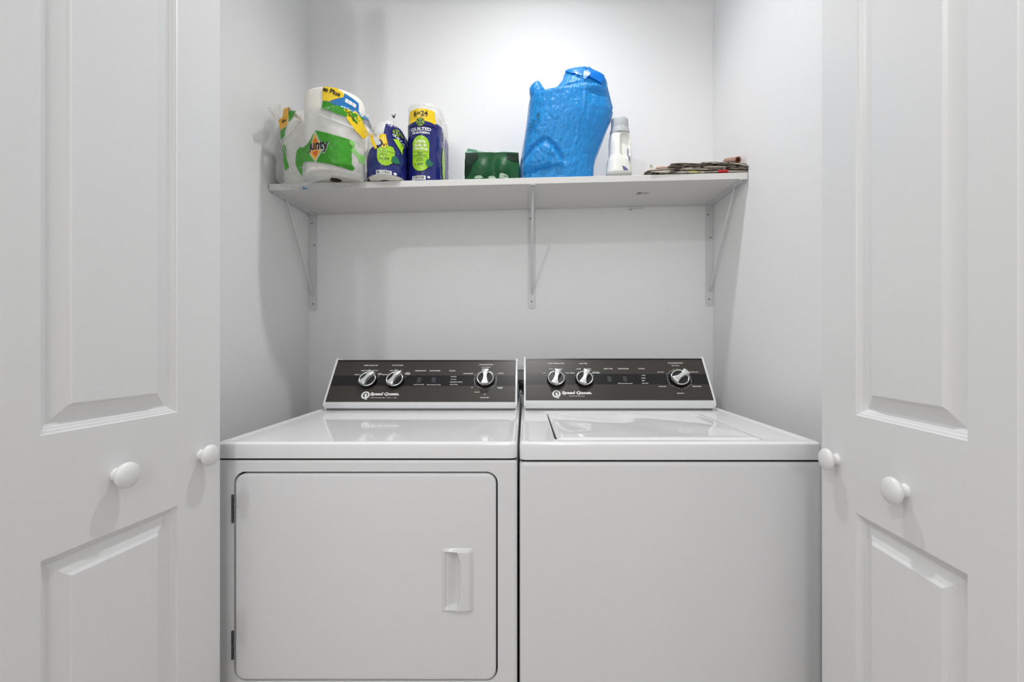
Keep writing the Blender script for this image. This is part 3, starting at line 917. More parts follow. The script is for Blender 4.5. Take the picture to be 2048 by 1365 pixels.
def hull_sec(circles, pad):
    cx = sum(c[0] for c in circles) / len(circles); cy = sum(c[1] for c in circles) / len(circles)

    def f(t, z):
        a = 2 * PI * t - PI / 2; nx, ny = math.cos(a), math.sin(a)
        # support point of the hull of the circles, in direction a from the middle
        best = max(circles, key=lambda c: (c[0] - cx) * nx + (c[1] - cy) * ny + c[2])
        return best[0] + nx * (best[2] + pad), best[1] + ny * (best[2] + pad), nx, ny
    return f


def smooth_sec(circles, pad, n):
    base = hull_sec(circles, pad)
    # resample the hull evenly by arc length so the straight spans get vertices too
    pts = [Vector(base(i / 240, 0)[:2]) for i in range(240)]
    cum = [0]
    for i in range(240): cum.append(cum[-1] + (pts[(i + 1) % 240] - pts[i]).length)
    def f(t, z):
        s = (t % 1) * cum[-1]; i = 0
        lo, hi = 0, 239
        while lo < hi:
            mid = (lo + hi + 1) // 2
            if cum[mid] <= s: lo = mid
            else: hi = mid - 1
        i = lo; q = (s - cum[i]) / max(1e-9, cum[i + 1] - cum[i])
        a, b = pts[i], pts[(i + 1) % 240]; p = a.lerp(b, q); d = (pts[(i + 2) % 240] - pts[i - 1]).normalized()
        return p.x, p.y, d.y, -d.x
    return f


circ = [(-.655, 1.590, .0985), (-.820, 1.632, .058), (-.815, 1.702, .078), (-.660, 1.778, .078)]
secT = smooth_sec(circ, .006, 96)
NT = 150


def ttop(t):
    x, y, _, _ = secT(t, 0)
    # torn upper edge: high on the far left, low across the front, high again on the right and back
    f = .205 + .035 * max(0, min(1, (-.70 - x) / .12)) + .012 * noise.noise(Vector((x * 22, y * 22, 1)))
    if y > 1.66: f += .025
    if x > -.56: f += .065 * min(1, (x + .56) / .03)
    return sh(x) + f


def tbot(t):
    x, y, _, _ = secT(t, 0)
    return sh(x) + (.003 if y > 1.60 else -.006 - .016 * min(1, (1.60 - y) / .05) * (1 if x < -.64 else .3)) + .002 * noise.noise(Vector((x * 50, y * 50, 4)))


def secTl(t, z):
    x, y, nx, ny = secT(t, z)
    h = z - sh(x)
    flare = .012 * max(0, (h - .10) / .12) * (1 if x < -.72 else .2)
    tuck = -.028 * max(0, (.020 - h) / .035)
    return x + nx * (flare + tuck), y + ny * (flare + tuck), nx, ny


film = shell('torn_wrapper', NT, 34, secTl, ttop, M['film'], tp, 0, (21, .0060), tbot)
# tucked film underneath the overhang
bm = bmesh.new()
fl = [bm.verts.new((-.822 + .25 * i / 12, 1.545 + .055 * ((i % 2) * .15 + (abs(i - 6) / 6) ** 2 * .4), sh(-.7) - .020 + .004 * (i % 2))) for i in range(13)]
fr_ = [bm.verts.new((-.815 + .235 * i / 12, 1.601, sh(-.7) - .026 + .004 * ((i + 1) % 2) + .018 * max(0, (i - 6) / 6))) for i in range(13)]
for i in range(12): bm.faces.new((fl[i], fl[i + 1], fr_[i + 1], fr_[i]))
build('wrapper_tuck', bm, M['film2'], tp, angle=None)
# pinched tail of film sticking out to the left
bm = bmesh.new()
tail_px = [[(533, 216, 1.49), (543, 211, 1.50), (551, 207, 1.53), (562, 206, 1.57)],
           [(537, 222, 1.50), (544, 223, 1.50), (552, 220, 1.54), (562, 214, 1.58)],
           [(546, 232, 1.53), (550, 240, 1.54), (556, 243, 1.56), (562, 228, 1.60)]]
G = [[bm.verts.new(P(*q)) for q in r] for r in tail_px]
for j in range(2):
    for i in range(3): bm.faces.new((G[j][i], G[j][i + 1], G[j + 1][i + 1], G[j + 1][i]))
bmesh.ops.subdivide_edges(bm, edges=list(bm.edges), cuts=3, use_grid_fill=True)
for v in bm.verts: v.co += Vector((0, crumple(v.co, 60, .012), crumple(v.co, 50, .004)))
build('film_tail', bm, M['film2'], tp, angle=60)
# crossing seam bands of film
bvT = bvh_of([film, rA, rB])
def ribbon(pxs, Y, wpx, m, name='film_seam'):
    b = bmesh.new(); pts = px2xz(pxs, Y); line2d(b, pts, wpx * Y / F); gridcut(b, .006); drape(bvT, b, 1.2, .0016)
    return build(name, b, m, tp, angle=None)
ribbon([(560, 280), (590, 266), (618, 243)], 1.55, 4.5, M['film2'])
ribbon([(634, 232), (665, 243), (702, 251)], 1.50, 4, M['film2'])
ribbon([(563, 282), (575, 310), (588, 352)], 1.56, 2.5, M['film2'])
Yt = 1.495
decal('green_label', [(633.8, 263.8), (669, 272), (699, 275.4), (698, 321.5), (702, 329.7), (697, 334.7), (670, 331.4), (637, 326.5), (604, 320), (591, 343), (579.4, 318), (582.7, 293.5), (592, 288), (601, 290.5), (611, 286), (622, 277)], Yt, bvT, M['p_green'], tp, label='green label print')
decal('label_diamond', [(633, 264.5), (650.5, 300), (634, 327), (616.5, 305)], Yt, bvT, M['p_pale'], tp, .0011)
decal('label_diamond', [(633, 268.8), (647.5, 301), (633, 324), (619.5, 305)], Yt, bvT, M['p_orange'], tp, .0016)
decal('label_diamond', [(630, 281), (636, 280), (640, 300), (636, 316), (629, 312), (626, 298)], Yt, bvT, M['p_red'], tp, .0020)
decal('label_diamond', [(633, 283), (638, 300), (632, 308), (628, 300)], Yt, bvT, M['p_orange'], tp, .0023)
decal_text('brand_outline', 'unty', (642, 297), 39, Yt, bvT, M['p_white'], tp, 26, .0020, .07)
decal_text('brand_lettering', 'unty', (642, 297), 37, Yt, bvT, M['p_black'], tp, 24, .0026, .035)
decal('brand_lettering', [(622, 288), (624.5, 288), (624, 300), (621, 306), (616.5, 307.5), (617, 304.5), (620, 301)], Yt, bvT, M['p_black'], tp, .0030)
# printed band round the top of the front roll
Yr = 1.50
decal('yellow_print', [(647.8, 171.5), (662, 173), (673.4, 176.5), (682, 181), (685, 185), (684, 191), (674, 197), (660, 205), (647.8, 204.5)], Yr, bvT, M['p_yellow'], tp, .0012)
decal_text('band_lettering', 'es Plus', (664, 184.5), 31, Yr, bvT, M['p_black'], tp, 9.5, .0020, .035, rot=-.24)
decal('blue_print', [(684, 191), (685.2, 182), (700, 187), (715, 193), (726, 199), (721, 212), (716, 221), (700, 219), (676.7, 214.4), (661, 206)], Yr, bvT, M['p_blue'], tp, .0012)
decal('green_print', [(648, 205), (661, 206.3), (676.7, 214.8), (700, 219.5), (716, 221.5), (711, 231), (706, 239), (692, 233), (675, 231), (659, 225), (643.7, 221.8), (647, 213)], Yr, bvT, M['p_green'], tp, .0012)
decal('pale_green_print', [(703, 185), (716, 185), (727.8, 191), (731, 207), (726, 199), (715, 193)], Yr, bvT, M['p_lgreen'], tp, .0012)
for i in range(3):
    decal('sheet_symbol', [(687 + i * 5, 192 + i), (691.4 + i * 5, 193 + i), (690.6 + i * 5, 201 + i), (686 + i * 5, 200 + i)], Yr, bvT, M['p_white'], tp, .0019)
decal_text('band_lettering', 'double rolls =\nregular rolls', (713, 205), 15, Yr, bvT, M['p_white'], tp, 9, .0020, .02, rot=-.3)
# left end print
Yl = 1.556
decal('orange_print', [(557, 240), (568, 238), (571, 226), (575, 218), (586, 221), (584, 236), (578, 256), (560, 260)], Yl, bvT, M['p_orange'], tp, .0012)
decal('green_print', [(585, 231), (605, 234.5), (596, 244), (583, 250)], Yl, bvT, M['p_green'], tp, .0012)
decal('green_print', [(560, 262), (578, 257), (572, 268), (574, 276), (562, 283)], Yl, bvT, M['p_green'], tp, .0012)
decal('green_print', [(563, 286), (571, 292), (576, 315), (580, 337), (569, 341), (566, 318)], Yl, bvT, M['p_green'], tp, .0012)
decal_text('count_lettering', '6=', (572, 245), 11, Yl, bvT, M['p_black'], tp, 6.5, .0020, .03)
# right end print
Yq = 1.58
decal('yellow_print', [(706, 243), (713, 236), (718, 232), (723, 238), (730, 249), (736, 268), (731, 284), (722, 276), (711, 260)], Yq, bvT, M['p_yellow'], tp, .0012)
decal_text('side_lettering', 'Select', (719, 254), 22, Yq, bvT, M['p_black'], tp, 4, .0020, .0, rot=-.9)
decal('green_print', [(714, 299), (720, 297), (722, 303), (720, 311), (727, 318), (733, 316), (732, 335), (727, 334), (724, 324), (716, 318), (718, 308), (715, 306)], Yq, bvT, M['p_lgreen'], tp, .0012)
b = bmesh.new(); q = P(606.6, 372.6, 1.585)
add_box(b, q.x - .009, q.x + .009, 1.5975, 1.6000, q.z - .006, q.z + .003, .001)
build('ink_mark', b, M['p_blue'], tp, label='small blue mark on the wrapper bottom')


# ------------------------------------------------------------------ toilet tissue packs
def lattice(cx, cy, r, Y, bv, parent):
    """round lattice badge with a heart"""
    decal('badge', circle2d(cx, cy, r, 26), Y, bv, M['p_dnavy'], parent, .0016)
    b = bmesh.new(); sc = Y / F
    (ox, oz), = px2xz([(cx, cy)], Y)
    for sgn in (1, -1):
        for k in (-5.4, -3.6, -1.8, 1.8, 3.6, 5.4):
            # diagonal stripes clipped to the disc, in opposite quadrants
            R = r * .9
            if abs(k) >= R: continue
            h = math.sqrt(R * R - k * k); lo = abs(k)
            for side in (-1, 1):
                if (k > 0) == (side * sgn > 0) or True:
                    if h > lo:
                        p0 = Vector((k, side * lo)); p1 = Vector((k, side * h))
                        c, s = math.cos(sgn * PI / 4), math.sin(sgn * PI / 4)
                        pr = [(ox + (p.x * c - p.y * s) * sc, oz + (p.x * s + p.y * c) * sc) for p in (p0, p1)]
                        if (sgn == 1): line2d(b, pr, .95 * sc)
    for sgn in (1, -1):
        for k in (-5.4, -3.6, -1.8, 1.8, 3.6, 5.4):
            R = r * .9
            if abs(k) >= R: continue
            h = math.sqrt(R * R - k * k); lo = abs(k)
            if h > lo:
                for side in (-1, 1):
                    p0 = Vector((side * lo, k)); p1 = Vector((side * h, k)); c, s = math.cos(PI / 4), math.sin(PI / 4)
                    if sgn == 1: line2d(b, [(ox + (p.x * c - p.y * s) * sc, oz + (p.x * s + p.y * c) * sc) for p in (p0, p1)], .95 * sc)
    gridcut(b, .01); drape(bv, b, 1.2, .0022)
    build('badge_lattice', b, M['p_lime'], parent, angle=None)
    decal('badge_heart', [(cx, cy + 1.6), (cx - 1.5, cy), (cx - .8, cy - 1), (cx, cy - .3), (cx + .8, cy - 1), (cx + 1.5, cy)], Y, bv, M['p_white'], parent, .0027)


def barcode(x0, y0, w, h, Y, bv, parent, seed=1):
    decal('barcode_label', [(x0, y0), (x0 + w, y0), (x0 + w, y0 + h), (x0, y0 + h)], Y, bv, M['p_white'], parent, .0016)
    b = bmesh.new(); rnd = random.Random(seed); x = x0 + w * .08
    while x < x0 + w * .92:
        t = rnd.choice([.35, .5, .8]); pts = px2xz([(x, y0 + h * .12), (x, y0 + h * .8)], Y); line2d(b, pts, t * Y / F); x += t + rnd.choice([.5, .7, 1.0])
    drape(bv, b, 1.2, .0022); build('barcode_lines', b, M['p_black'], parent, angle=None)


tA = empty('toilet_tissue_pack', (-.370, 1.74, sh(-.37)), 'tall unopened navy and yellow toilet tissue pack with 6=24 at its top', 'toilet paper')
ax_, ay_, ar_ = -.3695, 1.688, .058
for yy in (ay_, ay_ + .121):
    for k in range(3):
        roll(None, ax_, yy, sh(ax_) + .002 + k * .092, .0905, ar_, tA, name='tissue_roll')
circA = [(ax_, ay_, ar_), (ax_, ay_ + .121, ar_)]
secA = smooth_sec(circA, .0035, 80)
zt0 = sh(ax_) + .2785


def secA2(t, z):
    x, y, nx, ny = secA(t, z)
    h = (z - zt0) / .02
    if h > 0:
        k = -(1 - math.sqrt(max(0, 1 - min(1, h) ** 2))) * .03
        x += nx * k; y += ny * k
    return x, y, nx, ny


bm = bmesh.new(); n_ = 88; lv = []
for z in [sh(ax_) + .001 + (zt0 - sh(ax_)) * i / 26 for i in range(27)] + [zt0 + .02 * math.sin(PI / 2 * i / 5) * .8 for i in range(1, 6)]:
    row = []
    for k in range(n_):
        x, y, nx, ny = secA2(k / n_, z); d = crumple(Vector((x, y, z)), 34, .0028)
        row.append(Vector((x + nx * d, y + ny * d, z)))
    lv.append(row)
inner = [p.lerp(Vector((ax_, ay_ + .06, p.z + .004)), .5) for p in lv[-1]]
inner = [Vector((p.x, p.y, lv[-1][0].z + .003 * math.sin(p.y * 90))) for p in inner]
loop_bridge(bm, lv + [inner], cap1=True)
wrapA = build('clear_wrapper', bm, M['film'], tA, angle=60)


def sleeveA(name, z0f, z1f, m, off, parent, sec, n, lev, cr, tr=(0, 1)):
    bm = bmesh.new(); V = []
    for j in range(lev + 1):
        row = []
        for k in range(n + 1):
            t = tr[0] + (tr[1] - tr[0]) * k / n
            x, y, nx, ny = sec(t, 0); zb, zt_ = z0f(x, y), z1f(x, y)
            z = zb + (zt_ - zb) * j / lev; x, y, nx, ny = sec(t, z)
            d = crumple(Vector((x, y, z)), cr[0], cr[1]) + off
            row.append(bm.verts.new((x + nx * d, y + ny * d, z)))
        V.append(row)
    for j in range(lev):
        for k in range(n): bm.faces.new((V[j][k], V[j][k + 1], V[j + 1][k + 1], V[j + 1][k]))
    return build(name, bm, m, parent, angle=60)


navA = sleeveA('navy_print', lambda x, y: sh(x) + .0015, lambda x, y: P(0, 243, 1.632).z - .0 - .05 * (x - ax_) ** 2 / .0036 * .06 - (.0 if y < 1.69 else .004), M['p_navy'], .0012, tA, secA2, 120, 26, (34, .0028))
YA = 1.632
bvA = bvh_of([navA, wrapA])
decal('yellow_print', [(817.5, 222), (830, 219.5), (846, 218.6), (868, 221.5), (870, 247), (858, 246), (817, 249)], YA, bvA, M['p_yellow'], tA, .0010)
decal('navy_print', [(815, 252), (816, 248), (828, 245), (834, 244), (836, 240), (841.5, 236.5), (847, 240), (850, 244), (862, 245.5), (874, 249), (874, 254), (845, 252)], YA, bvA, M['p_navy'], tA, .0014)
decal_text('count_lettering', '6=24', (842, 228.3), 28, YA, bvA, M['p_black'], tA, 9.4, .0020, .02)
decal_text('count_lettering', 'MEGA', (832, 234.4), 7, YA, bvA, M['p_black'], tA, 1.4, .0020, .02)
decal_text('count_lettering', 'REGULAR', (848, 234.4), 13, YA, bvA, M['p_black'], tA, 1.4, .0020, .02)
lattice(841.5, 246.3, 9.2, YA, bvA, tA)
decal_text('brand_lettering', 'QUILTED', (842.5, 261), 39, YA, bvA, M['p_white'], tA, 7.6, .0022, .03)
decal_text('brand_lettering', 'NORTHERN', (842.5, 267.8), 33, YA, bvA, M['p_white'], tA, 4.6, .0022, .03)


def oval(x0, x1, y0, y1, Y, bv, parent):
    r = (x1 - x0) / 2; cx = (x0 + x1) / 2
    pts = [(cx - r * math.cos(PI * i / 12), y0 + r - r * math.sin(PI * i / 12)) for i in range(13)] + [(cx + r * math.cos(PI * i / 12), y1 - r + r * math.sin(PI * i / 12)) for i in range(13)]
    return decal('lime_oval', pts, Y, bv, M['p_lime'], parent, .0016)


oval(826, 858.5, 273.3, 344, YA, bvA, tA)
for s, y, w_ in (('Ultra', 285, 20), ('Soft &', 292.4, 24), ('Strong', 300, 27)):
    decal_text('oval_lettering', s, (842, y), w_, YA, bvA, M['p_cream'], tA, 6.6, .0024, .04)
for s, y, w_, h_ in (('MADE', 308.8, 10, 1.9), ('SUSTAINABLY', 312.6, 25, 2.2), ('GREATER', 320, 13, 2.1), ('QUALITY', 323.5, 15, 2.1)):
    decal_text('oval_lettering', s, (841.5, y), w_, YA, bvA, M['p_dnavy'], tA, h_, .0024, .02)
decal_text('oval_lettering', '+10M', (838.5, 330.6), 16, YA, bvA, M['p_dnavy'], tA, 5, .0024, .0)
for y in (305.7, 315.8):
    decal('oval_rule', [(828, y), (857, y), (857, y + .5), (828, y + .5)], YA, bvA, M['p_dnavy'], tA, .0022)
decal('leaf_print', [(852, 328), (854, 321), (859, 319), (861, 323), (866, 326), (863, 332), (859, 336), (855, 334)], YA, bvA, M['p_leaf'], tA, .0026)
barcode(825, 353.2, 27, 8, YA, bvA, tA, 3)
decal('seal_print', circle2d(857.5, 355.5, 2.4, 12), YA, bvA, M['p_white'], tA, .0016)
# repeated print on the side panel
def side_poly(pts, m, nm, off=.0022):     # (y, z) pairs pressed onto the right flank
    b = poly2d(pts, .008)
    for v in b.verts:
        h = bvA.ray_cast(Vector((ax_ + .2, v.co.x, v.co.y)), Vector((-1, 0, 0)))
        if h[0]: v.co = h[0] + Vector((off, 0, 0))
    return build(nm, b, m, tA, angle=None)
zb = sh(ax_)
side_poly([(1.70 + .026 * math.cos(a), zb + .095 + .062 * math.sin(a)) for a in [2 * PI * i / 20 for i in range(20)]], M['p_lime'], 'lime_oval')
side_poly([(1.715, zb + .005), (1.80, zb + .005), (1.80, zb + .05), (1.715, zb + .03)], M['p_white'], 'facts_print', .0016)
for i in range(4):
    side_poly([(1.69, zb + .175 + i * .010), (1.73, zb + .175 + i * .010), (1.73, zb + .181 + i * .010), (1.69, zb + .181 + i * .010)], M['p_white'], 'side_lettering')

# opened pack
tB = empty('toilet_tissue_pack', (-.495, 1.68, sh(-.495)), 'opened crumpled navy toilet tissue pack with twisted clear film at its top', 'toilet paper')
bx_, by_, br_ = -.4945, 1.622, .0585
for yy in (by_, by_ + .121):
    roll(None, bx_, yy, sh(bx_) + .002, .0935, br_, tB, name='tissue_roll')
secB = smooth_sec([(bx_, by_, br_), (bx_, by_ + .121, br_)], .0040, 80)


def secB2(t, z):
    x, y, nx, ny = secB(t, z); h = z - sh(bx_)
    k = max(0, h - .10); s = -.09 * k - .75 * max(0, h - .182)
    return x + nx * s, y + ny * s, nx, ny


def topB(x, y):
    u = (x - bx_) / .06
    return sh(bx_) + .108 + .078 * max(0, min(1, (u + .02) / .30)) + (.0 if u > 0 else -.028 * u * u) + .004 * noise.noise(Vector((x * 60, y * 40, 2)))


navB = sleeveA('navy_print', lambda x, y: sh(x) + .0075 - (0 if y < by_ else .006), topB, M['p_navy'], .0010, tB, secB2, 120, 24, (30, .0050))
filmB = sleeveA('clear_wrapper', lambda x, y: sh(x) + .002, lambda x, y: sh(bx_) + .175 + .034 * max(0, 1 - abs(x - bx_ - .02) / .05) + .014 * noise.noise(Vector((x * 45, y * 45, 8))), M['film'], .0002, tB, secB2, 120, 30, (30, .0050))
bvB = bvh_of([navB, filmB]); YBk = 1.56
decal('lime_oval', [(755, 299), (760, 296), (772, 291), (784, 293), (787, 300), (786, 316), (783, 325), (776, 330.5), (771, 332), (764, 330), (758, 325), (755, 316)], YBk, bvB, M['p_lime'], tB, .0016)
for s, c, w_, h_ in (('GREATER', (768, 308), 12, 2.2), ('QUALITY', (768, 311.4), 15, 2.2), ('+10M', (769, 318.3), 17, 5.4)):
    decal_text('oval_lettering', s, c, w_, YBk, bvB, M['p_dnavy'], tB, h_, .0024, .0)
decal('oval_rule', [(756, 302.5), (786, 303.5), (786, 304.1), (756, 303.1)], YBk, bvB, M['p_dnavy'], tB, .0022)
decal('leaf_print', [(781, 322), (783, 312), (788, 309), (792, 313), (795, 321), (788, 325)], YBk, bvB, M['p_leaf'], tB, .0024)
barcode(753, 341.5, 29, 8, YBk, bvB, tB, 5)
decal('seal_print', circle2d(787.5, 345.5, 2.6, 12), YBk, bvB, M['p_white'], tB, .0016)
decal('yellow_print', [(757, 274), (763, 268), (771, 269), (774, 282), (776, 291), (768, 298), (764, 294), (766, 285)], YBk, bvB, M['p_yellow'], tB, .0022)
decal('yellow_print', [(738, 268), (743, 264), (746, 278), (754, 292), (756, 298), (751, 299), (742, 283)], YBk, bvB, M['p_yellow'], tB, .0022)
decal_text('torn_lettering', 'N', (767, 290.5), 7, YBk, bvB, M['p_black'], tB, 6, .0030, .04, rot=-.3)
decal_text('torn_lettering', 'r', (774, 289.5), 3.4, YBk, bvB, M['p_black'], tB, 4, .0030, .04, rot=.5)
decal('torn_lettering', [(759, 281), (762, 279.5), (765, 286), (762, 285)], YBk, bvB, M['p_black'], tB, .0030)
lattice(791.5, 263.5, 7.5, 1.575, bvB, tB)
decal_text('brand_lettering', 'QUILTED', (795, 275.5), 24, 1.575, bvB, M['p_white'], tB, 5, .0024, .03, rot=-.55)
decal('lime_oval', [(786, 279), (793, 276), (803, 287), (810, 303), (811, 313), (804, 311), (796, 296)], 1.575, bvB, M['p_lime'], tB, .0018)
decal('white_print', [(803, 315), (811, 314), (812, 330), (808, 328)], 1.575, bvB, M['p_white'], tB, .0018)
decal('facts_print', [(805, 345), (812, 346), (812, 358), (806, 357)], 1.58, bvB, M['bottlegrey'], tB, .0018)
bm = bmesh.new(); q = P(788, 234, 1.60)
for a, l in ((2.4, .010), (1.0, .011), (-1.2, .006), (3.6, .006)):
    tube(bm, [q, q + Vector((math.cos(a) * l, -.002, math.sin(a) * l))], .0013, 6, rads=[.0026, .0012])
build('twist_tie', bm, M['p_black'], tB, label='small black twist tie')
bm = bmesh.new()
G = []
for j in range(7):
    row = []
    for i in range(9):
        a = -1 + 2 * i / 8; h = j / 6
        wx = .045 * (1 - h) + .006
        row.append(bm.verts.new((bx_ + .012 * h + .006 + a * wx, by_ - .03 + .025 * h + .012 * math.sin(i * 2.1) * (1 - h) + crumple(Vector((a, h, 1)), 3, .010), sh(bx_) + .165 + .055 * h)))
    G.append(row)
for j in range(6):
    for i in range(8): bm.faces.new((G[j][i], G[j][i + 1], G[j + 1][i + 1], G[j + 1][i]))
build('film_twist', bm, M['film2'], tB, angle=60)

# ------------------------------------------------------------------ dark green bag
def g2(x, y, cx, cy, sx, sy): return math.exp(-((x - cx) / sx) ** 2 - ((y - cy) / sy) ** 2)


gb = empty('green_plastic_pack', (-.115, 1.70, sh(-.115)), 'low dark green opened plastic pack with pale ovals, beside the blue bag', 'package')
gx0, gx1, gy0, gy1 = P(928, 0, 1.63).x, P(1037, 0, 1.63).x, 1.628, 1.76
def gsec(t, z):
    per = [(gx0 + .004, gy0), (gx1, gy0 + .004), (gx1 - .002, gy1), (gx0 + .006, gy1)]
    s = t * 4; i = int(s) % 4; q = s - int(s); a, b_ = Vector(per[i]), Vector(per[(i + 1) % 4]); p = a.lerp(b_, q)
    d = (b_ - a).normalized(); return p.x, p.y, d.y, -d.x
def gtop(t):
    x, y, _, _ = gsec(t, 0)
    f = .105 + .003 * math.exp(-((x + .065) / .04) ** 2)
    return sh(gx0) + f
bm = bmesh.new(); V = []
for j in range(17):
    row = []
    for k in range(96):
        t = k / 96; x, y, nx, ny = gsec(t, 0); z0 = sh(x) + .001; zt_ = gtop(t); h = j / 16; z = z0 + (zt_ - z0) * h
        e = 1 - abs((t * 4) % 1 - .5) * 2
        d = crumple(Vector((x, y, z)), 16, .010) * (.25 + .75 * e) * (1 - h * .7) + .010 * e ** .5 * math.sin(PI * min(1, h * 1.1 + .05)) * .6
        if ny < -.5:
            pxx = PX + x * F / 1.63; pyy = PY - (z - HC) * F / 1.63
            d += .012 * g2(pxx, pyy, 962, 342, 17, 22) + .011 * g2(pxx, pyy, 1008, 338, 15, 16) - .008 * g2(pxx, pyy, 987, 335, 7, 20)
        xx = x + nx * d - (.006 * (1 - h) if x > -.06 and ny < 0 and nx > -.5 else 0) + (.006 * (1 - h) if t < .02 or t > .98 else 0)
        row.append(bm.verts.new((xx, y + ny * d, z)))
    V.append(row)
for j in range(16):
    for k in range(96): bm.faces.new((V[j][k], V[j][(k + 1) % 96], V[j + 1][(k + 1) % 96], V[j + 1][k]))
bmesh.ops.holes_fill(bm, edges=[e for e in bm.edges if e.is_boundary and e.verts[0].co.z < sh(0) + .04 and e.verts[1].co.z < sh(0) + .04], sides=200)
gbag = build('bag_body', bm, M['baggreen'], gb, angle=40)
bvG = bvh_of([gbag]); YG = 1.628
decal('dark_print', [(928.5, 307.5), (957, 307.5), (957, 318), (947, 330), (941, 345), (936, 352), (931, 357)], YG, bvG, M['bagdgreen'], gb, .0010, cell=.004)
decal('dark_print', [(1013, 306.5), (1038.5, 308), (1037, 324), (1024, 323), (1013, 318)], YG, bvG, M['bagdgreen'], gb, .0010, cell=.004)
decal('pale_oval', [(949, 358.5), (951, 355), (957, 353.6), (963, 354), (967, 358), (960, 359.5)], YG, bvG, M['palelabel'], gb, .0014, cell=.004)
decal('pale_oval', [(975, 357), (979, 354), (986, 352.6), (991, 354.5), (992, 358), (982, 359)], YG, bvG, M['palelabel'], gb, .0014, cell=.004)
decal('pale_oval', [(999, 357), (999.5, 350), (1003, 348), (1013, 350.5), (1016.5, 354), (1016, 358)], YG, bvG, M['palelabel'], gb, .0014, cell=.004)
decal_text('label_lettering', 'only', (1011, 354), 7, YG, bvG, M['bagdgreen'], gb, 3, .0020, .03, rot=-.1)
# pale rim and standing flap
bm = bmesh.new(); rim = [Vector((*gsec(k / 96, 0)[:2], gtop(k / 96))) for k in range(96)]
A = [bm.verts.new(p + Vector((0, -.0012, -.0015))) for p in rim]; B = [bm.verts.new(p + Vector((0, .0006, .0014 + .0006 * math.sin(i)))) for i, p in enumerate(rim)]
for k in range(96): bm.faces.new((A[k], A[(k + 1) % 96], B[(k + 1) % 96], B[k]))
build('pale_rim', bm, M['bagin'], gb, angle=None)
def thick(name, pts, th, m, parent, cuts=3, cr=(20, .003)):
    """bent sheet with thickness from world points (polygon)"""
    bm = bmesh.new(); f = bm.faces.new([bm.verts.new(p) for p in pts]); bmesh.ops.triangulate(bm, faces=[f])
    if cuts: bmesh.ops.subdivide_edges(bm, edges=list(bm.edges), cuts=cuts)
    for v in bm.verts: v.co += Vector((0, crumple(v.co, *cr), 0))
    bmesh.ops.solidify(bm, geom=list(bm.faces), thickness=th)
    return build(name, bm, m, parent, angle=50)
thick('flap', [P(932, 306, 1.66), P(935.5, 297, 1.66), (P(954, 300.5, 1.66)), P(956, 306, 1.66)], .001, M['bagmid'], gb)
thick('flap', [P(954, 306.5, 1.70), P(956, 301, 1.70), P(966, 303, 1.70), P(975, 306, 1.70)], .001, M['bagin'], gb)

# ------------------------------------------------------------------ blue carrier bag
bb = empty('blue_plastic_bag', (.09, 1.71, sh(.09)), 'bulging bright blue plastic carrier bag leaning right on the middle of the shelf', 'bag')
YC = 1.70
tab = [(362, 1037, 1187), (354, 1037, 1187), (326, 1039, 1188), (311, 1041, 1191), (290, 1044.5, 1199), (265, 1048.5, 1208), (241, 1052, 1217), (225, 1054, 1224), (216, 1055, 1226), (207, 1056, 1222.5), (197, 1057, 1220),
       (187, 1058.5, 1217.5), (182, 1066, 1216.5), (177, 1096, 1215.5), (168, 1110, 1214.5), (158, 1119, 1213.5), (151, 1124, 1211), (142, 1127, 1195), (136.5, 1129, 1186), (134, 1144, 1182), (132, 1160, 1180), (130.5, 1172, 1178)]
def interp(y):
    for (a, l0, r0), (b_, l1, r1) in zip(tab[:-1], tab[1:]):
        if a >= y >= b_:
            q = (a - y) / (a - b_) if a != b_ else 0; return l0 + (l1 - l0) * q, r0 + (r1 - r0) * q
    return tab[-1][1:]
def g2(x, y, cx, cy, sx, sy): return math.exp(-((x - cx) / sx) ** 2 - ((y - cy) / sy) ** 2)
bm = bmesh.new(); NB = 230; rows = []
ys = [362 - i * 1.5 for i in range(int((362 - 137) / 1.5) + 1)] + [136.5, 135.2, 134, 133, 132, 131.2, 130.5]
XS, ZS = 1.685, 1.640
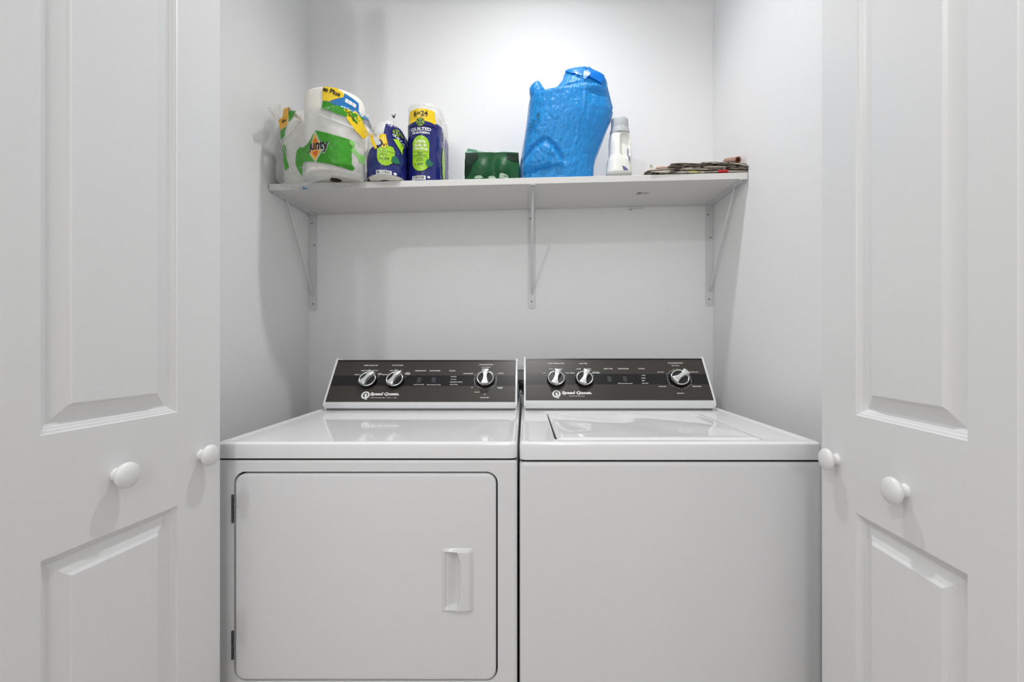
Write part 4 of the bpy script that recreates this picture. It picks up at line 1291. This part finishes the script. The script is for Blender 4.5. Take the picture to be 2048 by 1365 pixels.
for yy in ys:
    l, r = interp(yy); hd = .092 if yy > 185 else .014 + .078 * max(0, (yy - 130) / 55) ** .75
    z = max(HC + (PY - yy) * ZS / F, sh(0.05) + .001)
    xl, xr = (l - PX) * XS / F, (r - PX) * XS / F
    cx, hw = (xl + xr) / 2, (xr - xl) / 2; row = []
    yc = YC - (.030 * max(0, min(1, (185 - yy) / 50)))
    for k in range(NB):
        a = 2 * PI * k / NB - PI / 2; c, s = math.cos(a), math.sin(a)
        x = cx + hw * math.copysign(abs(c) ** .85, c); y = yc + hd * math.copysign(abs(s) ** .8, s)
        edge = 1 - abs(c) ** 6; pv = Vector((x, y, z))
        d = .006 * noise.noise(pv * 8)
        th = .55 if x < .06 else (.05 if x > .14 else .3)
        u_ = x * math.cos(th) - z * math.sin(th); v_ = x * math.sin(th) + z * math.cos(th)
        st_ = noise.noise(Vector((u_ * 62, v_ * 13, y * 12))); d += .0034 * (.4 - abs(st_)) + .0016 * (.4 - abs(noise.noise(Vector((u_ * 120, v_ * 34, 3)))))
        wx, wz = x + .02 * noise.noise(pv * 22), z + .02 * noise.noise(pv * 22 + Vector((9, 9, 9)))
        for fq, am in ((24, .0046), (52, .0030)):
            cell = noise.voronoi(Vector((wx * fq, y * fq * .4, wz * fq * .8)))[0]
            d += am * (min(.5, cell[1] - cell[0]) - .25) * (.6 + .9 * g2(x, z, .07, HC + .68, .07, .12))
        if s < 0:
            ppx = PX + x * F / XS
            d2 = abs(ppx - 1087); tent = (yy - 288) - 32 * (d2 / (39 if ppx < 1087 else 31)) ** 1.6
            m_ = max(0, min(1, (344 - yy) / 10)) if yy < 344 else 0
            d += .012 * max(0, min(1, tent / 12)) * m_ - .010 * math.exp(-((tent + 4) / 5) ** 2) * max(0, min(1, (334 - yy) / 14))
            if 4 < tent and yy < 342:
                d += .005 * g2(ppx + (yy - 318) * .2, yy, 1093, 320, 3, 20) - .005 * g2(ppx - (yy - 318) * .3, yy, 1101, 328, 3, 15)
            d += -.006 * g2(0, yy + (ppx - 1060) * .12 + 2.5 * noise.noise(Vector((ppx * .06, 0, 0))), 0, 346, 1, 2.0) * max(0, min(1, (1118 - ppx) / 20))
            sx = 1168 - (yy - 165) * (.10 if yy < 235 else .16)
            if 168 < yy < 292: d += .0026 * g2(ppx, 0, sx, 0, 1.5, 1)
            d += -.006 * g2(ppx, yy, 1135, 179 - (ppx - 1110) * .12, 26, 3) - .006 * g2(ppx, yy, 1190, 190, 22, 4) + .007 * g2(ppx, yy, 1188, 180, 18, 6)
            if yy < 170: d *= max(.15, (yy - 130) / 40)
        if yy < 140: d *= .2
        row.append(Vector((x + c * d * edge, y + s * d, z)))
    rows.append(row)
LL = loop_bridge(bm, rows, cap0=True, cap1=True)
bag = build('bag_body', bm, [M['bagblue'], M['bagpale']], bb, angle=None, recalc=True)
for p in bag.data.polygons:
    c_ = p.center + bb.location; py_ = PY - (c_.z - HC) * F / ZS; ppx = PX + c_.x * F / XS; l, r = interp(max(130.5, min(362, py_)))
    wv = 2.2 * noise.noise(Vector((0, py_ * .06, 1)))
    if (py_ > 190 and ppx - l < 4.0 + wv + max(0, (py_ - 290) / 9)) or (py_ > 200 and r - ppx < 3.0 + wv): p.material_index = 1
# handle ear on the left
bm = bmesh.new(); rows = []
for yy, l, r, hd in ((212, 1061, 1092, .050), (192, 1060, 1094, .048), (184, 1059, 1093, .046), (178, 1059, 1089, .042), (173, 1060.5, 1086, .036), (168, 1064, 1083, .028), (164, 1069, 1081, .018), (162, 1073, 1078, .008)):
    xl, xr = (l - PX) * XS / F, (r - PX) * XS / F; z = HC + (PY - yy) * 1.688 / F
    rows.append([Vector(((xl + xr) / 2 + (xr - xl) / 2 * math.cos(2 * PI * k / 32) * (1 + .05 * noise.noise(Vector((k, yy * .2, 0)))), YC - .005 + .75 * hd * math.sin(2 * PI * k / 32) + .003 * noise.noise(Vector((k * .6, yy * .15, 7))), z)) for k in range(32)])
loop_bridge(bm, rows, cap0=True, cap1=True)
build('bag_handle', bm, M['bagblue'], bb, angle=None, recalc=True)
# folded mouth facets lying on the top of the bag, the two large ones coloured as shaded
bvBl = bvh_of([bag])
def facet(pts, m, off, relief):
    b = drape(bvBl, poly2d(px2xz(pts, ZS), .004), 1.2, off)
    for v in b.verts: v.co.y += relief * noise.noise(v.co * 30)
    build('mouth_flap', b, m, bb, angle=25)
facet([(1129.5, 137), (1152, 133.6), (1175, 131), (1170, 143), (1163.5, 157), (1152, 152), (1143, 150)], M['bagflap'], .0030, .004)
facet([(1177, 131.5), (1193, 141), (1208, 151.5), (1205, 163), (1200, 171.5), (1186, 166), (1176, 162), (1173, 146)], M['bagshade'], .0034, .004)
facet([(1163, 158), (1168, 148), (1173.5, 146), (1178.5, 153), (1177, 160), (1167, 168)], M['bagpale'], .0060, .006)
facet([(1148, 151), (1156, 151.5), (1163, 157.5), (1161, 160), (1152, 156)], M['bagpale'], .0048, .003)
fd = .0012
# right side fold
thick('side_fold', [P(1211, 160, 1.66), P(1225.5, 216, 1.69), P(1213, 250, 1.67), P(1206, 232, 1.64)], fd, M['bagblue'], bb, 3, (20, .006))
bvBl = bvh_of([bag])
decal_text('bag_lettering', 'sabl', (1062.5, 256), 23, 1.65, bvBl, M['bagprint'], bb, 11, .0055, 0, rot=.95, cell=.003)
decal_text('bag_lettering', 'e', (1077, 240), 6, 1.65, bvBl, M['bagprint'], bb, 11, .0065, .02, rot=-.35, cell=.003, label='dark lettering on the blue bag')

# ------------------------------------------------------------------ detergent bottle
dbx = P(1238, 0, 1.69).x; YD = 1.69
db = empty('detergent_bottle', (dbx, YD, sh(dbx)), 'white plastic detergent bottle with moulded handle and grey ribbed cap', 'bottle')
bt = [(351, 1212.5, 1262.5, .045), (349, 1212, 1263, .046), (335, 1213, 1262.5, .046), (325, 1214, 1262, .045), (317, 1217.5, 1261.5, .043), (305, 1218, 1261, .042), (290, 1217.5, 1260.5, .040), (280, 1218, 1260, .037), (274, 1219, 1259, .033), (269, 1222, 1257, .027), (266, 1224, 1255, .022)]
bm = bmesh.new(); rows = []
def bint(y):
    for a, b_ in zip(bt[:-1], bt[1:]):
        if a[0] >= y >= b_[0]:
            q = (a[0] - y) / (a[0] - b_[0]); return [a[i] + (b_[i] - a[i]) * q for i in range(1, 4)]
    return bt[-1][1:]
for i in range(100):
    yy = 351 - i * 85 / 99; l, r, hd = bint(yy); xl, xr = (l - PX) * YD / F, (r - PX) * YD / F
    z = max(HC + (PY - yy) * YD / F, sh(dbx) + .001) if i < 3 else HC + (PY - yy) * YD / F
    row = []
    for k in range(240):
        a = 2 * PI * k / 240 - PI / 2; c, s = math.cos(a), math.sin(a)
        x = (xl + xr) / 2 + (xr - xl) / 2 * math.copysign(abs(c) ** .75, c); y = YD + hd * math.copysign(abs(s) ** .75, s)
        ppx = PX + x * F / YD
        if s < 0:
            # moulded grip recess
            vy = max(0, abs(yy - 297) - 15) / 11; vx = (ppx - 1246.5) / 9.5
            q = vx * vx + vy * vy
            d = 1 / (1 + math.exp(min(50, (q - 1.0) * 9))); y += .018 * d
        row.append(Vector((x, y, z)))
    rows.append(row)
loop_bridge(bm, rows, cap0=True, cap1=True)
bbody = build('bottle_body', bm, M['bottle'], db, angle=None, recalc=True)
def pz(y): return HC + (PY - y) * YD / F
bm = bmesh.new(); cxx = P(1239.3, 0, YD).x
cyl(bm, (cxx, YD, pz(270)), (0, 0, 1), [(0, .0365), (pz(266) - pz(270), .0362), (pz(262.5) - pz(270), .0350), (pz(262) - pz(270), .0335), (pz(258) - pz(270), .0325), (pz(257.6) - pz(270), .030)], 40)
build('collar', bm, M['cap'], db, angle=40, recalc=True)
bm = bmesh.new(); rows = []
for h, rr, rib in ((257.8, .0300, 1), (256, .0308, 1), (243, .0304, 1), (240, .0290, .6), (238, .0250, 0), (237.3, .018, 0)):
    rows.append([Vector((cxx + (rr + (.0009 * rib if k % 4 < 2 else 0)) * math.cos(2 * PI * k / 144), YD + (rr + (.0009 * rib if k % 4 < 2 else 0)) * math.sin(2 * PI * k / 144), pz(h))) for k in range(144)])
loop_bridge(bm, rows, cap1=True); build('cap', bm, M['cap'], db, angle=40, recalc=True, label='grey ribbed cap')
bvD = bvh_of([bbody])
YDf = 1.655
decal('purple_label', [(1256.5, 292), (1258.8, 296), (1259, 327), (1257, 323), (1256.3, 318)], YDf, bvD, M['purple'], db, .0010, cell=.003)
decal('purple_label', [(1243, 334), (1248, 335.5), (1254, 340), (1258.5, 348.5), (1254, 347.5), (1246, 342.5)], YDf, bvD, M['dpurple'], db, .0010, cell=.003)
decal('purple_label', [(1244.2, 335.2), (1248, 336.6), (1253.4, 340.7), (1257.2, 347.4), (1254, 346.4), (1246.8, 341.8)], YDf, bvD, M['purple'], db, .0014, cell=.003)
decal('side_label', [(1216.2, 282), (1219.3, 279), (1219.3, 312), (1216.2, 324)], YD - .02, bvD, M['bottlegrey'], db, .0010, cell=.003)


# ------------------------------------------------------------------ newspapers
def newspaper(px0, px1, ytop0, ytop1, thpx, y0, y1, m, label, sheets=5, arch=0.0, droop=0.0, yaw=0.0, name='newspaper', foldleft=True, extra=None):
    Y = y0; sc = Y / F
    x0, x1 = (px0 - PX) * sc, (px1 - PX) * sc
    zt0_, zt1_ = HC + (PY - ytop0) * sc, HC + (PY - ytop1) * sc; th = thpx * sc
    root = empty(name, ((x0 + x1) / 2, (y0 + y1) / 2, min(zt0_, zt1_) - th), label, 'newspaper', 'folded newspapers stacked at the right end of the shelf')
    rnd = random.Random(int(px0 * 13 + ytop0))
    gap = th / sheets
    for k in range(sheets):
        bm = bmesh.new(); lo = []; hi = []
        jx0, jx1, jy = rnd.uniform(-.006, .016), rnd.uniform(-.014, .002), rnd.uniform(-.008, .006)
        nseg = 16; ny = 5
        t_ = gap * .78
        grid = []
        for side in (0, 1):
            rows_ = []
            for j in range(ny + 1):
                row = []
                for i in range(nseg + 1):
                    a = i / nseg; b_ = j / ny
                    x = x0 + jx0 + (x1 + jx1 - x0 - jx0) * a; y = y0 + jy + (y1 - y0) * b_ + yaw * (a - .5)
                    zt_ = zt0_ + (zt1_ - zt0_) * a
                    z = zt_ - gap * k - (0 if side else t_)
                    z += arch * math.sin(PI * a) + droop * a * a * (1 - .5 * b_)
                    z += (.0016 * math.sin(a * 9 + k * .8) + .0010 * noise.noise(Vector((a * 5, k * .4, px0)))) * min(1, a * 4) + .0006 * math.sin(b_ * 9 + k)
                    row.append(bm.verts.new((x, y, z)))
                rows_.append(row)
            grid.append(rows_)
        for j in range(ny):
            for i in range(nseg):
                bm.faces.new((grid[1][j][i], grid[1][j][i + 1], grid[1][j + 1][i + 1], grid[1][j + 1][i]))
                bm.faces.new((grid[0][j][i], grid[0][j + 1][i], grid[0][j + 1][i + 1], grid[0][j][i + 1]))
        def ring_(g): return [g[0][i] for i in range(nseg + 1)] + [g[j][nseg] for j in range(1, ny + 1)] + [g[ny][i] for i in range(nseg - 1, -1, -1)] + [g[j][0] for j in range(ny - 1, 0, -1)]
        R0, R1 = ring_(grid[0]), ring_(grid[1])
        for i in range(len(R0)):
            j = (i + 1) % len(R0); bm.faces.new((R0[i], R0[j], R1[j], R1[i]))
        build('section', bm, m[k % len(m)], root, angle=30)
    return root


nw, nd_, npk = M['news'], M['newsdark'], M['newspink']
newspaper(1296, 1499, 344.6, 341.0, 3.6, 1.612, 1.88, [nw, nd_, nw], 'lowest flat newspaper of the pile, lying directly on the shelf board', 3, yaw=.01)
newspaper(1293, 1452, 338.5, 336.0, 5.4, 1.620, 1.86, [nw, nw, nd_], 'grey newspaper second from bottom with loose left page ends', 5, arch=.0042, yaw=-.02)
newspaper(1336, 1450, 329.8, 326.8, 5.0, 1.624, 1.85, [nd_, nw], 'dark folded newspaper with rounded left fold near top of pile', 5, arch=.001, yaw=.012)
newspaper(1402, 1501, 321.5, 327.5, 4.2, 1.616, 1.87, [nd_, nw, nw], 'newspaper bending down towards the right wall, topmost of the pile', 5, arch=.0025, droop=-.003, yaw=-.01)
newspaper(1454, 1500, 333.5, 336.0, 4.6, 1.612, 1.86, [nd_, nw, nd_], 'short dark newspaper tucked under the drooping one by the right wall', 4, arch=.0005)
# left fold of the dark paper
# coloured inserts
ins = empty('advert_insert', P(1385, 344, 1.607), 'yellow printed advert insert poking from bottom of the newspaper pile', 'insert')
box('insert_sheet', P(1362, 0, 1.61).x, P(1408, 0, 1.61).x, 1.606, 1.72, P(0, 346.4, 1.61).z, P(0, 343.6, 1.61).z, M['news'], ins)
box('yellow_print', P(1378, 0, 1.606).x, P(1398, 0, 1.606).x, 1.6048, 1.607, P(0, 345.8, 1.61).z, P(0, 343.7, 1.61).z, M['yellowprint'], ins)
ins = empty('advert_insert', P(1447, 344, 1.606), 'red printed advert insert poking from the right part of the newspaper pile', 'insert')
box('insert_sheet', P(1436, 0, 1.61).x, P(1456, 0, 1.61).x, 1.606, 1.70, P(0, 345.0, 1.61).z, P(0, 340.2, 1.61).z, M['redprint'], ins, bev=.001)
# rolled salmon newspaper lying on top
rl = empty('rolled_newspaper', P(1470, 321, 1.66), 'thin rolled salmon pink newspaper lying on top of the pile', 'newspaper')
bm = bmesh.new(); loops = []
c0, c1 = P(1476.5, 319.0, 1.63), P(1448, 322, 1.84)
dd = (c1 - c0).normalized(); a_ = dd.cross(Vector((0, 0, 1))).normalized(); b__ = dd.cross(a_)
for e in range(9):
    c = c0.lerp(c1, e / 8); loops.append([c + (a_ * math.cos(th) + b__ * math.sin(th)) * (.0118 - .0085 * th / (6 * PI)) for th in [6 * PI * i / 72 for i in range(73)]])
loop_bridge(bm, loops, close=False)
bmesh.ops.solidify(bm, geom=list(bm.faces), thickness=.0005)
build('rolled_sheet', bm, npk, rl, angle=40)
bm = bmesh.new(); cyl(bm, c0 + dd * .02, dd, [(0, .0035), (.1, .0035)], 12); build('inner_turns', bm, M['redprint'], rl)
# small loose page corners
lp_ = empty('loose_page', P(1305, 336, 1.66), 'small upright page corner at left end of newspaper pile', 'page')
thick('page_corner', [P(1299, 338, 1.66), P(1301, 327.5, 1.66), P(1308, 336, 1.66), P(1309, 338, 1.66)], .0006, M['news'], lp_, 2, (20, .002))
lp2 = empty('loose_page', P(1322, 336, 1.65), 'flat orange page edge in front of the rounded newspaper fold', 'page')
box('page_sheet', P(1312, 0, 1.64).x, P(1334, 0, 1.64).x, 1.63, 1.72, P(0, 337.5, 1.64).z, P(0, 335.6, 1.64).z, M['newspink'], lp2)
